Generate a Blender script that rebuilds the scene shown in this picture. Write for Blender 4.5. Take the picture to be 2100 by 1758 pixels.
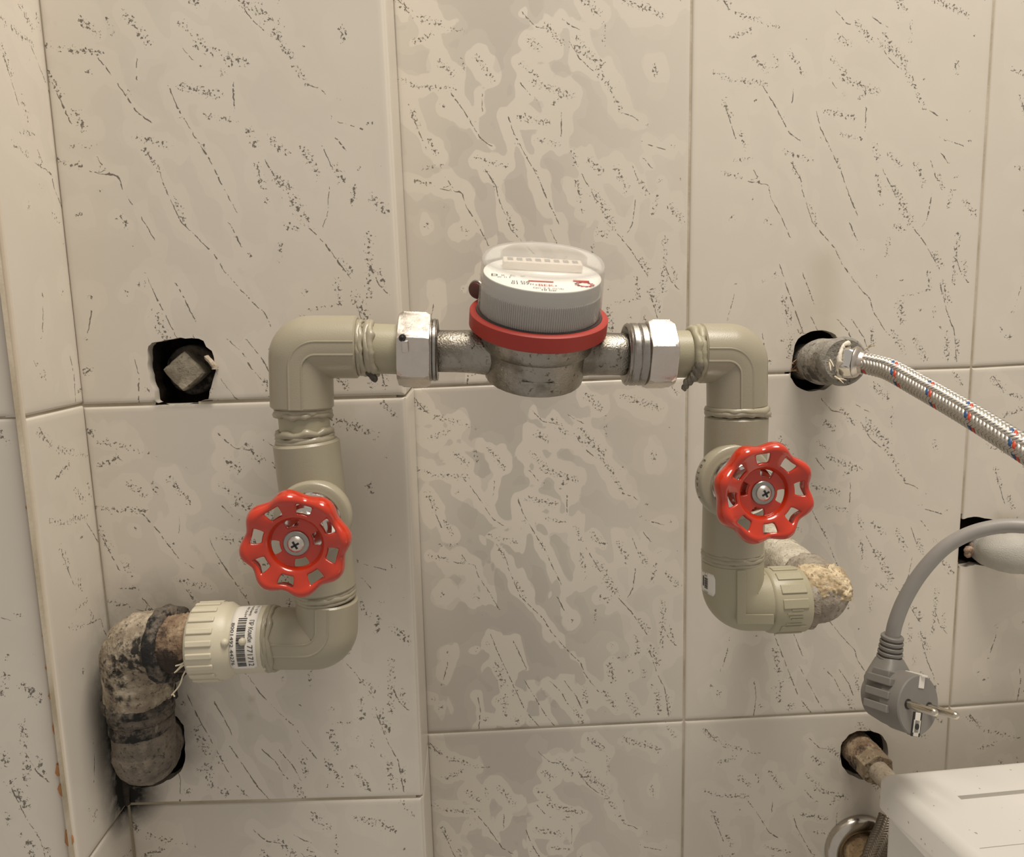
import bpy, bmesh, math, random
import numpy as np
from mathutils import Vector, Matrix, noise as mnoise

for o in list(bpy.data.objects):
    bpy.data.objects.remove(o, do_unlink=True)
SC = bpy.context.scene
COL = SC.collection
random.seed(7)

# ---------------------------------------------------------------- camera, world, lamp, exposure
F, YAW, PITCH, ROLL = 1546.18, .05666, .14741, -.0262
CAM = Vector((-.14817, -.50193, .04349))
def cam_axes():
    cy, sy, cp, sp = math.cos(YAW), math.sin(YAW), math.cos(PITCH), math.sin(PITCH)
    fw = Vector((sy*cp, cy*cp, -sp)); rt = Vector((cy, -sy, 0)); up = rt.cross(fw)
    c, s = math.cos(ROLL), math.sin(ROLL)
    return c*rt+s*up, -s*rt+c*up, fw
RT, UP, FW = cam_axes()
cd = bpy.data.cameras.new('camera'); cam = bpy.data.objects.new('camera', cd); COL.objects.link(cam)
cd.sensor_width = 36; cd.sensor_fit = 'HORIZONTAL'; cd.lens = F/2100*36; cd.clip_start = .01
cam.matrix_world = Matrix(((RT.x, UP.x, -FW.x, CAM.x), (RT.y, UP.y, -FW.y, CAM.y), (RT.z, UP.z, -FW.z, CAM.z), (0, 0, 0, 1)))
SC.camera = cam

wd = bpy.data.worlds.new('room_light'); SC.world = wd; wd.use_nodes = True
bg = wd.node_tree.nodes['Background']
bg.inputs[0].default_value = (1.0, .92, .83, 1); bg.inputs[1].default_value = .44
ld = bpy.data.lights.new('ceiling_bulb', 'POINT'); lamp = bpy.data.objects.new('ceiling_bulb', ld); COL.objects.link(lamp)
lamp.location = (.12, -.37, 1.14); ld.energy = 71; ld.color = (1.0, .925, .82); ld.shadow_soft_size = .30

vs = SC.view_settings
vs.view_transform = 'Standard'; vs.look = 'None'; vs.gamma = 1; vs.use_curve_mapping = False; vs.exposure = 0.0

# ---------------------------------------------------------------- measuring helpers
def ray(px, py): return FW+RT*((px-1050)/F)-UP*((py-879)/F)
def U(px, py, Y):                       # point of the plane y = Y seen at a photo position
    d = ray(px, py); return CAM+d*((Y-CAM.y)/d.y)
def Uz(px, py, z): return CAM+ray(px, py)*z      # point at a given viewing distance
def zof(p): return (p-CAM).dot(FW)
def mm(p, px): return px*zof(p)/F      # length of px photo pixels at p
N = Vector((0, -1, 0)); X = Vector((1, 0, 0)); Z = Vector((0, 0, 1))
A = -.098                               # plane of the pipe axes
B_ = -.063                              # face of the boxed-out wall
C_ = -.121                              # face of the outer wall at far left
XC = -.3668; XA = -.186

def perp(ax, ref=N):
    e = ref-ax*ref.dot(ax)
    if e.length < 1e-3: e = Z-ax*Z.dot(ax)
    return e.normalized()
def cr(pts, n=8):                       # smooth path through points
    P = [pts[0]*2-pts[1]]+list(pts)+[pts[-1]*2-pts[-2]]; out = []
    for i in range(1, len(P)-2):
        a, b, c, d = P[i-1], P[i], P[i+1], P[i+2]
        for k in range(n):
            t = k/n
            out.append(.5*((2*b)+(c-a)*t+(2*a-5*b+4*c-d)*t*t+(3*b-a-3*c+d)*t**3))
    out.append(P[-2]); return out
def bend(a, c, b, r, n=10):             # path a -> c -> b with a round corner of radius r
    d1 = (a-c).normalized(); d2 = (b-c).normalized()
    ang = d1.angle(d2); t = r/math.tan(ang/2)
    p, q = c+d1*t, c+d2*t
    ctr = c+(d1+d2).normalized()*(r/math.sin(ang/2))
    out = [a]; v1, v2 = (p-ctr), (q-ctr); w = v1.angle(v2); ax = v1.cross(v2).normalized()
    for k in range(n+1): out.append(ctr+Matrix.Rotation(w*k/n, 3, ax)@v1)
    out.append(b); return out

ORG = {}
class MB:
    def __init__(s): s.v = []; s.f = []
    def rings(s, rings, cap=True, closed=False):
        b = len(s.v); n = len(rings[0])
        for r in rings: s.v += r
        m = len(rings)
        for i in range(m if closed else m-1):
            p, q = b+i*n, b+((i+1) % m)*n
            for k in range(n): s.f.append((p+k, p+(k+1) % n, q+(k+1) % n, q+k))
        if cap and not closed:
            s.f.append(tuple(b+k for k in reversed(range(n)))); s.f.append(tuple(b+(m-1)*n+k for k in range(n)))
        return s
    def tube(s, path, rad, n=28, cap=True, e1=None):
        m = len(path); rs = rad if isinstance(rad, (list, tuple)) else [rad]*m
        T = [((path[min(i+1, m-1)]-path[max(i-1, 0)]).normalized()) for i in range(m)]
        e = perp(T[0], e1 or N); R = []
        for i in range(m):
            e = (e-T[i]*e.dot(T[i])).normalized(); g = T[i].cross(e)
            R.append([path[i]+rs[i]*(e*math.cos(2*math.pi*k/n)+g*math.sin(2*math.pi*k/n)) for k in range(n)])
        return s.rings(R, cap)
    def lathe(s, o, ax, prof, n=48, e1=None, rf=None, cap=True):
        ax = ax.normalized(); e = perp(ax, e1 or N); g = ax.cross(e); R = []
        for t, r in prof:
            ring = []
            for k in range(n):
                a = 2*math.pi*k/n; rr = rf(a, t, r) if rf else r
                ring.append(o+ax*t+rr*(e*math.cos(a)+g*math.sin(a)))
            R.append(ring)
        return s.rings(R, cap)
    def torus(s, o, ax, R, r, n=48, m=8, jr=0, jt=0, seed=0, rfun=None):
        ax = ax.normalized(); e = perp(ax); g = ax.cross(e); rings = []
        for k in range(n):
            a = 2*math.pi*k/n; d = e*math.cos(a)+g*math.sin(a)
            j1 = mnoise.noise(Vector((math.cos(a)*2+seed, math.sin(a)*2, seed*1.7)))
            j2 = mnoise.noise(Vector((math.cos(a)*5+seed, math.sin(a)*5, seed*.7+9)))
            rr = r*(1+jr*(j1+.6*j2)); c = o+d*R+ax*(jt*(j1+.5*j2))
            rings.append([c+rr*(d*math.cos(2*math.pi*q/m)+ax*math.sin(2*math.pi*q/m)) for q in range(m)])
        return s.rings(rings, closed=True)
    def box(s, c, ax, h):
        b = len(s.v); a1, a2, a3 = ax
        for i in (-1, 1):
            for j in (-1, 1):
                for k in (-1, 1): s.v.append(c+a1*(i*h[0])+a2*(j*h[1])+a3*(k*h[2]))
        for q in ((0, 1, 3, 2), (4, 6, 7, 5), (0, 4, 5, 1), (2, 3, 7, 6), (0, 2, 6, 4), (1, 5, 7, 3)): s.f.append(tuple(b+i for i in q))
        return s
    def prism(s, poly, d):
        b = len(s.v); n = len(poly)
        s.v += list(poly)+[p+d for p in poly]
        s.f.append(tuple(range(b+n-1, b-1, -1))); s.f.append(tuple(range(b+n, b+2*n)))
        for k in range(n): s.f.append((b+k, b+(k+1) % n, b+n+(k+1) % n, b+n+k))
        return s
    def sphere(s, c, r, n=20, m=12, sc=(1, 1, 1)):
        return s.rings([[c+Vector((r*math.sin(math.pi*(i+.02)/(m+.04))*math.cos(2*math.pi*k/n)*sc[0],
                                   r*math.sin(math.pi*(i+.02)/(m+.04))*math.sin(2*math.pi*k/n)*sc[1],
                                   r*math.cos(math.pi*(i+.02)/(m+.04))*sc[2])) for k in range(n)] for i in range(m+1)])
    def rough(s, amp, scale, seed=0, octv=3):     # lumpy surface, moved along the vertex normals
        me = bpy.data.meshes.new('t'); me.from_pydata(s.v, [], s.f); me.update()
        nr = [v.normal.copy() for v in me.vertices]
        bpy.data.meshes.remove(me); out = []
        for p, q in zip(s.v, nr):
            a = 0; f = scale; w = 1
            for k in range(octv): a += w*mnoise.noise(p*f+Vector((seed, seed*2, k*7))); f *= 2.1; w *= .55
            out.append(p+q*(a*amp))
        s.v = out; return s
    def build(s, name, mat, parent=None, ang=35, bevel=0, sub=0, smooth=True, fix=True):
        org = ORG[parent.name] if parent else Vector((0, 0, 0))
        me = bpy.data.meshes.new(name)
        me.from_pydata([tuple(p-org) for p in s.v], [], s.f); me.validate()
        if fix:
            bm = bmesh.new(); bm.from_mesh(me); bmesh.ops.recalc_face_normals(bm, faces=bm.faces); bm.to_mesh(me); bm.free()
        if smooth: me.shade_smooth(); me.set_sharp_from_angle(angle=math.radians(ang))
        me.materials.append(mat)
        o = bpy.data.objects.new(name, me); COL.objects.link(o)
        if parent: o.parent = parent
        ORG[o.name] = org
        if bevel:
            m = o.modifiers.new('bevel', 'BEVEL'); m.width = bevel; m.segments = 3; m.limit_method = 'ANGLE'; m.angle_limit = math.radians(40)
        if sub:
            m = o.modifiers.new('sub', 'SUBSURF'); m.levels = sub; m.render_levels = sub
        return o
def tag(o, label, cat, group=None):
    o['label'] = label; o['category'] = cat
    if group: o['group'] = group
    return o
def thing(name, label, cat, loc, group=None):
    o = bpy.data.objects.new(name, None); COL.objects.link(o); o.location = loc; o.empty_display_size = .01
    ORG[o.name] = Vector(loc); return tag(o, label, cat, group)

# ---------------------------------------------------------------- materials
class NT:
    def __init__(s, name):
        s.m = bpy.data.materials.new(name); s.m.use_nodes = True; s.t = s.m.node_tree; s.n = s.t.nodes; s.l = s.t.links
        s.b = s.n['Principled BSDF']; s.co = s.add('ShaderNodeTexCoord').outputs['Object']
    def add(s, k, **kw):
        n = s.n.new(k)
        for a, b in kw.items(): setattr(n, a, b)
        return n
    def put(s, sock, v):
        if hasattr(v, 'is_output'): s.l.new(v, sock)
        else: sock.default_value = v
    def noise(s, sc, det=2, ro=.5, vec=None, dist=0.0):
        n = s.add('ShaderNodeTexNoise'); s.l.new(vec or s.co, n.inputs['Vector'])
        n.inputs['Scale'].default_value = sc; n.inputs['Detail'].default_value = det; n.inputs['Roughness'].default_value = ro; n.inputs['Distortion'].default_value = dist
        return n.outputs['Fac']
    def scaled(s, v):
        n = s.add('ShaderNodeMapping'); s.l.new(s.co, n.inputs['Vector']); n.inputs['Scale'].default_value = v; return n.outputs[0]
    def math(s, op, a, b=0.0, c=None):
        n = s.add('ShaderNodeMath', operation=op); s.put(n.inputs[0], a); s.put(n.inputs[1], b)
        if c is not None: s.put(n.inputs[2], c)
        return n.outputs[0]
    def ramp(s, v, lo, hi, a=0.0, b=1.0, smooth=True):
        n = s.add('ShaderNodeMapRange', interpolation_type='SMOOTHSTEP' if smooth else 'LINEAR')
        s.put(n.inputs[0], v); s.put(n.inputs[1], lo); s.put(n.inputs[2], hi); s.put(n.inputs[3], a); s.put(n.inputs[4], b); return n.outputs[0]
    def mix(s, f, a, b):
        n = s.add('ShaderNodeMix', data_type='RGBA'); s.put(n.inputs[0], f)
        s.put(n.inputs[6], (*a, 1) if isinstance(a, tuple) and len(a) == 3 else a); s.put(n.inputs[7], (*b, 1) if isinstance(b, tuple) and len(b) == 3 else b)
        return n.outputs[2]
    def attr(s, nm): return s.add('ShaderNodeAttribute', attribute_name=nm).outputs['Fac']
    def bump(s, h, st, dist=.001):
        n = s.add('ShaderNodeBump'); s.put(n.inputs['Height'], h); n.inputs['Strength'].default_value = st; n.inputs['Distance'].default_value = dist
        s.l.new(n.outputs[0], s.b.inputs['Normal'])
    def set(s, col=None, rough=None, metal=None, **kw):
        if col is not None: s.put(s.b.inputs['Base Color'], (*col, 1) if isinstance(col, tuple) and len(col) == 3 else col)
        if rough is not None: s.put(s.b.inputs['Roughness'], rough)
        if metal is not None: s.put(s.b.inputs['Metallic'], metal)
        for k, v in kw.items(): s.put(s.b.inputs[k], v)
        return s
def plastic(name, col, rough=.4, var=.08, sc=60, grain=.0, spec=.5):
    t = NT(name); f = t.noise(sc, 3)
    t.set(t.mix(f, tuple(c*(1-var) for c in col), tuple(min(1, c*(1+var)) for c in col)), rough)
    t.b.inputs['Specular IOR Level'].default_value = spec
    if grain: t.bump(t.noise(1500, 2), grain, .0005)
    return t.m
def metal(name, col, rough=.25, var=.15, sc=150, bump=0, bsc=600, spots=None):
    t = NT(name); f = t.noise(sc, 4, .6)
    c = t.mix(f, tuple(x*(1-var) for x in col), tuple(min(1, x*(1+var)) for x in col))
    if spots:
        c = t.mix(t.ramp(t.noise(330, 4, .7), spots[1]-.03, spots[1]+.08), c, spots[0])
        c = t.mix(t.ramp(t.noise(45, 4, .65), .40, .62, 0, .62), c, spots[0])
    t.set(c, t.ramp(f, .3, .7, rough*.8, rough*1.25), 1.0)
    if bump: t.bump(t.noise(bsc, 3), bump, .0006)
    return t.m

def make_tile():
    t = NT('glazed_marble_print'); vein, veinu, speck, halo, patch, dirt_shade, yel = [t.attr(k) for k in ('vein', 'vein_far', 'speck', 'halo', 'patch', 'dirt_shade', 'stain')]
    nf = t.noise(600, 3.0, .68); nm = t.noise(330, 2); ng = t.noise(150, 2); nb = t.noise(1.0, 1.5, .5, t.scaled((58, 58, 34)), .5); nl = t.noise(16, 2)
    sp = t.ramp(nf, t.math('SUBTRACT', .80, t.math('MULTIPLY', speck, .285)), t.math('SUBTRACT', .84, t.math('MULTIPLY', speck, .285)))
    sp = t.math('MULTIPLY', sp, t.ramp(speck, .03, .15))
    ve = t.math('ABSOLUTE', t.math('ADD', vein, t.math('MULTIPLY', t.math('SUBTRACT', nm, .5), 1.6)))
    ve = t.ramp(ve, t.math('SUBTRACT', ng, .36), t.math('SUBTRACT', ng, .10), 1, 0)
    ve = t.math('MULTIPLY', ve, t.ramp(veinu, 1.3, 1.7, 1, 0))
    ve = t.math('MULTIPLY', ve, t.ramp(t.noise(330, 2, .6, None, .3), .42, .49))
    dk = t.math('MAXIMUM', sp, ve)
    base = t.mix(nl, (.60, .545, .465), (.655, .60, .515))
    pm = t.ramp(t.math('ADD', halo, t.math('MULTIPLY', t.math('SUBTRACT', nb, .5), 30)), 4.2, 5.0)
    pm2 = t.ramp(t.math('ADD', halo, t.math('MULTIPLY', t.math('SUBTRACT', t.noise(38, 2), .5), 34)), 8.0, 9.0)
    base = t.mix(t.math('MULTIPLY', pm, patch), base, (.47, .43, .37))
    base = t.mix(t.math('MULTIPLY', pm2, t.math('MULTIPLY', patch, .35)), base, (.40, .36, .32))
    c = t.mix(t.math('MULTIPLY', dk, .84), base, (.075, .062, .043))
    c = t.mix(t.math('MULTIPLY', yel, .55), c, (.33, .27, .15))
    dn = t.math('MULTIPLY', dirt_shade, t.ramp(t.noise(120, 4, .65), .25, .6, .55, 1))
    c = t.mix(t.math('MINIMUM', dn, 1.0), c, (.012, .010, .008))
    t.set(c, t.ramp(dirt_shade, 0, .6, .24, .8)); t.b.inputs['Specular IOR Level'].default_value = .42
    t.bump(t.noise(26, 2), .10, .001)
    return t.m
M = {}
M['tile'] = make_tile()
M['glaze'] = plastic('plain_glaze_edge', (.62, .565, .48), .3, .03)
def grout():
    t = NT('dirty_grout'); f = t.noise(300, 4, .6); g = t.noise(22, 2)
    t.set(t.mix(t.ramp(g, .35, .65), t.mix(f, (.30, .25, .17), (.42, .36, .26)), t.mix(f, (.46, .40, .31), (.56, .50, .40))), .9); t.bump(f, .3, .0008); return t.m
M['grout'] = grout()
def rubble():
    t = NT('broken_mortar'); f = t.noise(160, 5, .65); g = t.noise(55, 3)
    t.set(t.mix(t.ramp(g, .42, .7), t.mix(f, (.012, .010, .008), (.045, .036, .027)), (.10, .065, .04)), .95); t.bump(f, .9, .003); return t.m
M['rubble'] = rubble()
M['biscuit'] = plastic('terracotta_biscuit', (.42, .20, .085), .9, .3, 300, .4)
M['ppr'] = plastic('grey_green_ppr_plastic', (.335, .298, .215), .32, .04, 40, .12, .6)
M['ppr2'] = plastic('yellow_grey_ppr_plastic', (.355, .322, .222), .40, .06, 60, .15, .45)
M['cream'] = plastic('cream_plastic', (.56, .51, .385), .42, .05, 80, .1)
M['nickel'] = metal('matt_nickel', (.62, .57, .51), .30, .10, 200, .12, 900)
M['chrome'] = metal('chrome', (.78, .76, .72), .12, .06, 120)
M['steel'] = metal('dull_zinc_steel', (.36, .34, .31), .28, .2, 260, .1, 500)
M['cast'] = metal('cast_brass_grey', (.36, .335, .29), .36, .25, 90, .5, 1100, ((.10, .08, .055), .60))
def redpaint():
    t = NT('red_enamel'); f = t.noise(90, 3)
    t.set(t.mix(f, (.45, .024, .006), (.53, .034, .008)), .20); t.b.inputs['Coat Weight'].default_value = .5; t.b.inputs['Coat Roughness'].default_value = .08
    t.bump(t.noise(120, 2), .12, .001); return t.m
M['red'] = redpaint()
M['ring'] = plastic('red_ring_plastic', (.37, .030, .018), .5, .10, 70, .15)
M['black'] = plastic('black_rubber', (.012, .011, .010), .6)
def clear():
    t = NT('clear_cap_plastic'); t.n.remove(t.b); out = t.n['Material Output']
    tr = t.add('ShaderNodeBsdfTransparent'); tr.inputs[0].default_value = (.95, .95, .94, 1)
    gl = t.add('ShaderNodeBsdfGlossy'); gl.inputs['Roughness'].default_value = .12; gl.inputs[0].default_value = (1, 1, 1, 1)
    df = t.add('ShaderNodeBsdfDiffuse'); df.inputs[0].default_value = (.46, .45, .44, 1)
    tl_ = t.add('ShaderNodeBsdfTranslucent'); tl_.inputs[0].default_value = (.85, .84, .82, 1)
    dm = t.add('ShaderNodeMixShader'); dm.inputs[0].default_value = .68; t.l.new(df.outputs[0], dm.inputs[1]); t.l.new(tl_.outputs[0], dm.inputs[2])
    lw = t.add('ShaderNodeLayerWeight'); lw.inputs[0].default_value = .25
    a = t.add('ShaderNodeMixShader'); t.put(a.inputs[0], t.attr('milky')); t.l.new(tr.outputs[0], a.inputs[1]); t.l.new(dm.outputs[0], a.inputs[2])
    b = t.add('ShaderNodeMixShader'); t.put(b.inputs[0], t.math('MULTIPLY', lw.outputs['Fresnel'], .55)); t.l.new(a.outputs[0], b.inputs[1]); t.l.new(gl.outputs[0], b.inputs[2])
    t.l.new(b.outputs[0], out.inputs[0]); return t.m
M['clear'] = clear()
M['drum'] = plastic('grey_register_plastic', (.62, .60, .565), .45, .05)
M['dial'] = plastic('white_dial', (1.0, .985, .93), .4, .005)
M['digit'] = plastic('grey_digit', (.22, .20, .18), .5)
M['inkred'] = plastic('red_print', (.55, .05, .04), .5)
M['ink'] = plastic('black_print', (.02, .018, .016), .6)
M['paper'] = plastic('white_label_paper', (.74, .70, .63), .5, .03)
def iron(name, pale, mid, darkk, seed, dk=.5):
    t = NT(name); v = t.add('ShaderNodeMapping'); t.l.new(t.co, v.inputs[0]); v.inputs['Location'].default_value = (seed, seed*.7, 0); v = v.outputs[0]
    f = t.noise(70, 5, .65, v); g = t.noise(28, 4, .6, v); h = t.noise(500, 3, .6, v)
    c = t.mix(t.ramp(f, .38, .66), mid, pale); c = t.mix(t.ramp(t.math('ADD', g, t.math('MULTIPLY', t.math('SUBTRACT', t.noise(240, 4, .7, v), .5), .5)), dk-.02, dk+.12), c, darkk)
    c = t.mix(t.ramp(h, .56, .70, 0, .7), c, darkk)
    t.set(c, .85); t.bump(t.math('ADD', f, t.math('MULTIPLY', h, .4)), .8, .002); return t.m
M['iron'] = iron('old_iron_limescale', (.50, .43, .32), (.24, .19, .135), (.022, .018, .013), 0, .54)
M['irondark'] = iron('sooty_iron', (.16, .13, .10), (.07, .058, .045), (.008, .007, .006), 1, .46)
M['ironmid'] = iron('grimy_iron', (.20, .165, .125), (.11, .09, .068), (.014, .011, .009), 2, .56)
M['rust'] = iron('rusty_threads', (.36, .265, .17), (.17, .105, .062), (.035, .022, .014), 3, .52)
M['crust'] = iron('limescale_crust', (.66, .54, .36), (.36, .27, .155), (.07, .05, .028), 4, .60)
M['oldpaint'] = iron('old_white_paint_pipe', (.60, .55, .45), (.42, .375, .29), (.16, .125, .08), 5, .60)
M['greyfit'] = iron('grey_weathered_zinc', (.33, .305, .262), (.22, .20, .168), (.06, .05, .04), 6, .62)
M['warmfit'] = iron('old_iron_brownish', (.36, .315, .25), (.235, .195, .15), (.06, .048, .036), 16, .60)
M['hemp'] = plastic('flax_fibre', (.62, .54, .39), .8, .15, 300)
M['cable'] = plastic('grey_cable_rubber', (.275, .255, .235), .42, .04, 200, .08)
M['plug'] = plastic('grey_plug_rubber', (.20, .185, .165), .5, .05, 200, .1)
M['pin'] = metal('nickel_pin', (.62, .57, .47), .22, .1, 200)
M['white'] = plastic('white_enamel', (.78, .75, .69), .35, .015, 30, .03)
def speckled():
    t = NT('white_lid_plastic'); h = t.noise(260, 1, .5)
    t.set(t.mix(t.ramp(h, .74, .77, 0, .7), (.70, .67, .615), (.12, .09, .06)), .38); return t.m
M['lid'] = speckled()
M['paintpipe'] = plastic('grey_painted_pipe', (.40, .38, .335), .6, .14, 90, .8)
M['plaster'] = plastic('plaster_lump', (.40, .33, .25), .95, .3, 150, .8)

# ---------------------------------------------------------------- tile print (same print on every tile)
def crop_st(x, y):
    k = (y-20)/1715; xl = 12+66*k; xr = 1420-8*k
    return (.07+.93*(x-xl)/(xr-xl), 1-k)
LINES = [[(280,465),(340,540),(400,630),(420,660),(470,692)],[(440,790),(490,860),(500,910),(530,980),(560,1050),(620,1110),(680,1170),(720,1240),(780,1310),(830,1365),(870,1400),(890,1460),(960,1555)],
[(550,570),(575,640),(640,750),(690,830),(730,920),(785,1025)],[(255,820),(290,870),(330,885),(345,940),(400,1020),(450,1110)],[(410,1240),(440,1320),(490,1430),(530,1520),(575,1620)],
[(525,1280),(555,1340),(590,1420)],[(580,1480),(650,1600),(690,1670),(740,1735)],[(715,1495),(770,1550),(800,1610),(835,1650)],[(790,1500),(850,1580),(875,1640)],[(900,825),(940,890),(970,940)],
[(1070,1085),(1130,1150),(1215,1270)],[(1230,1360),(1270,1480),(1310,1560),(1330,1700)],[(1090,565),(1140,580),(1160,595)],[(620,150),(680,205),(740,215)],[(810,180),(850,205),(880,215)],[(610,435),(650,480)],
[(190,1370),(170,1450)],[(340,1550),(355,1620),(345,1745)],[(1140,790),(1170,860)],[(1155,940),(1140,1040),(1120,1075)],[(1300,1230),(1330,1300),(1365,1335)],[(750,1060),(790,1140)],[(225,865),(300,880)],
[(100,550),(130,620),(160,690)],[(30,70),(90,140)],[(840,270),(890,340),(945,385)],[(800,560),(800,650)],[(425,540),(430,480)],[(600,1660),(670,1745)],[(1195,760),(1230,800)],[(1210,700),(1300,725)]]
SP = """20,80,90,130,35 130,160,240,190,30 270,205,350,220,20 110,260,200,230,30 230,340,290,390,35 330,330,345,385,20 400,320,480,420,30 35,400,130,440,25 160,440,290,450,30 240,520,245,520,25 90,520,130,600,30
180,660,210,720,30 150,775,240,770,20 100,825,190,850,25 390,590,395,590,20 400,740,540,780,25 440,790,490,870,22 580,680,585,680,20 600,570,740,600,35 680,670,790,690,25 660,770,690,830,20 650,260,690,290,40 480,275,485,275,15
610,350,690,410,25 670,430,850,490,35 680,500,685,500,20 760,520,800,490,25 730,200,800,270,35 870,250,960,340,30 860,290,990,360,35 970,380,1040,470,30 1080,440,1085,440,20 1050,500,1090,560,25 900,90,970,150,40
1000,190,1000,290,18 1090,100,1200,140,35 1200,130,1280,170,35 1320,40,1370,100,25 1320,260,1322,260,18 1240,370,1250,410,30 1320,580,1322,580,15 1210,620,1212,620,20 1180,680,1182,680,20 1330,710,1332,710,25 850,720,870,780,30
930,760,990,810,35 870,850,890,930,30 950,900,990,940,40 1000,970,1050,1050,45 900,980,905,980,25 970,1070,1020,1090,30 1060,800,1110,880,35 1100,910,1105,910,18 1180,860,1210,910,35 1270,860,1275,860,25 1260,920,1240,1000,25
1320,970,1380,1030,35 1370,850,1372,850,18 540,970,580,1060,25 320,1030,350,1060,25 370,1130,372,1130,20 160,1020,165,1020,30 250,940,252,940,20 770,1110,772,1110,20 820,1180,825,1180,25 950,1130,940,1210,20 1180,1200,1220,1250,35
1300,1110,1290,1340,30 1340,1240,1350,1310,25 1160,1280,1170,1360,25 1230,1340,1270,1420,40 1040,1390,1180,1370,15 1020,1420,1040,1510,40 1130,1460,1132,1460,30 1030,1320,1032,1320,25 1200,1450,1200,1500,20 1240,1540,1242,1540,25
890,1300,892,1300,22 890,1540,900,1610,30 990,1560,1050,1640,35 990,1670,992,1670,20 1060,1670,1062,1670,20 1110,1590,1170,1690,35 1270,1580,1280,1690,35 1330,1600,1330,1690,25 850,1660,880,1720,35 190,1320,192,1320,25 160,1480,162,1480,22
390,1280,392,1280,30 440,1390,470,1500,40 480,1560,480,1660,35 530,1540,532,1540,40 540,1690,542,1690,50 620,1690,622,1690,30 380,1680,382,1680,35 150,1600,152,1600,40 110,1560,112,1560,30 440,1580,442,1580,30 330,1310,332,1310,25 560,1370,562,1370,15"""
LSEG = np.array([[*crop_st(*p), *crop_st(*q)] for L in LINES for p, q in zip(L[:-1], L[1:])])*[200, 250, 200, 250]
_sp = np.array([[float(v) for v in w.split(',')] for w in SP.split()])
SSEG = np.array([[*crop_st(a, b), *crop_st(c, d)] for a, b, c, d, e in _sp])*[200, 250, 200, 250]; SRAD = _sp[:, 4]*.132
def segdist(P, S):
    a, b = S[:, :2], S[:, 2:]; d = b-a; L = (d*d).sum(1)+1e-9
    w = P[:, None, :]-a[None]; t = np.clip((w*d[None]).sum(2)/L, 0, 1)
    return np.sqrt(((w-t[..., None]*d[None])**2).sum(2))

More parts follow.
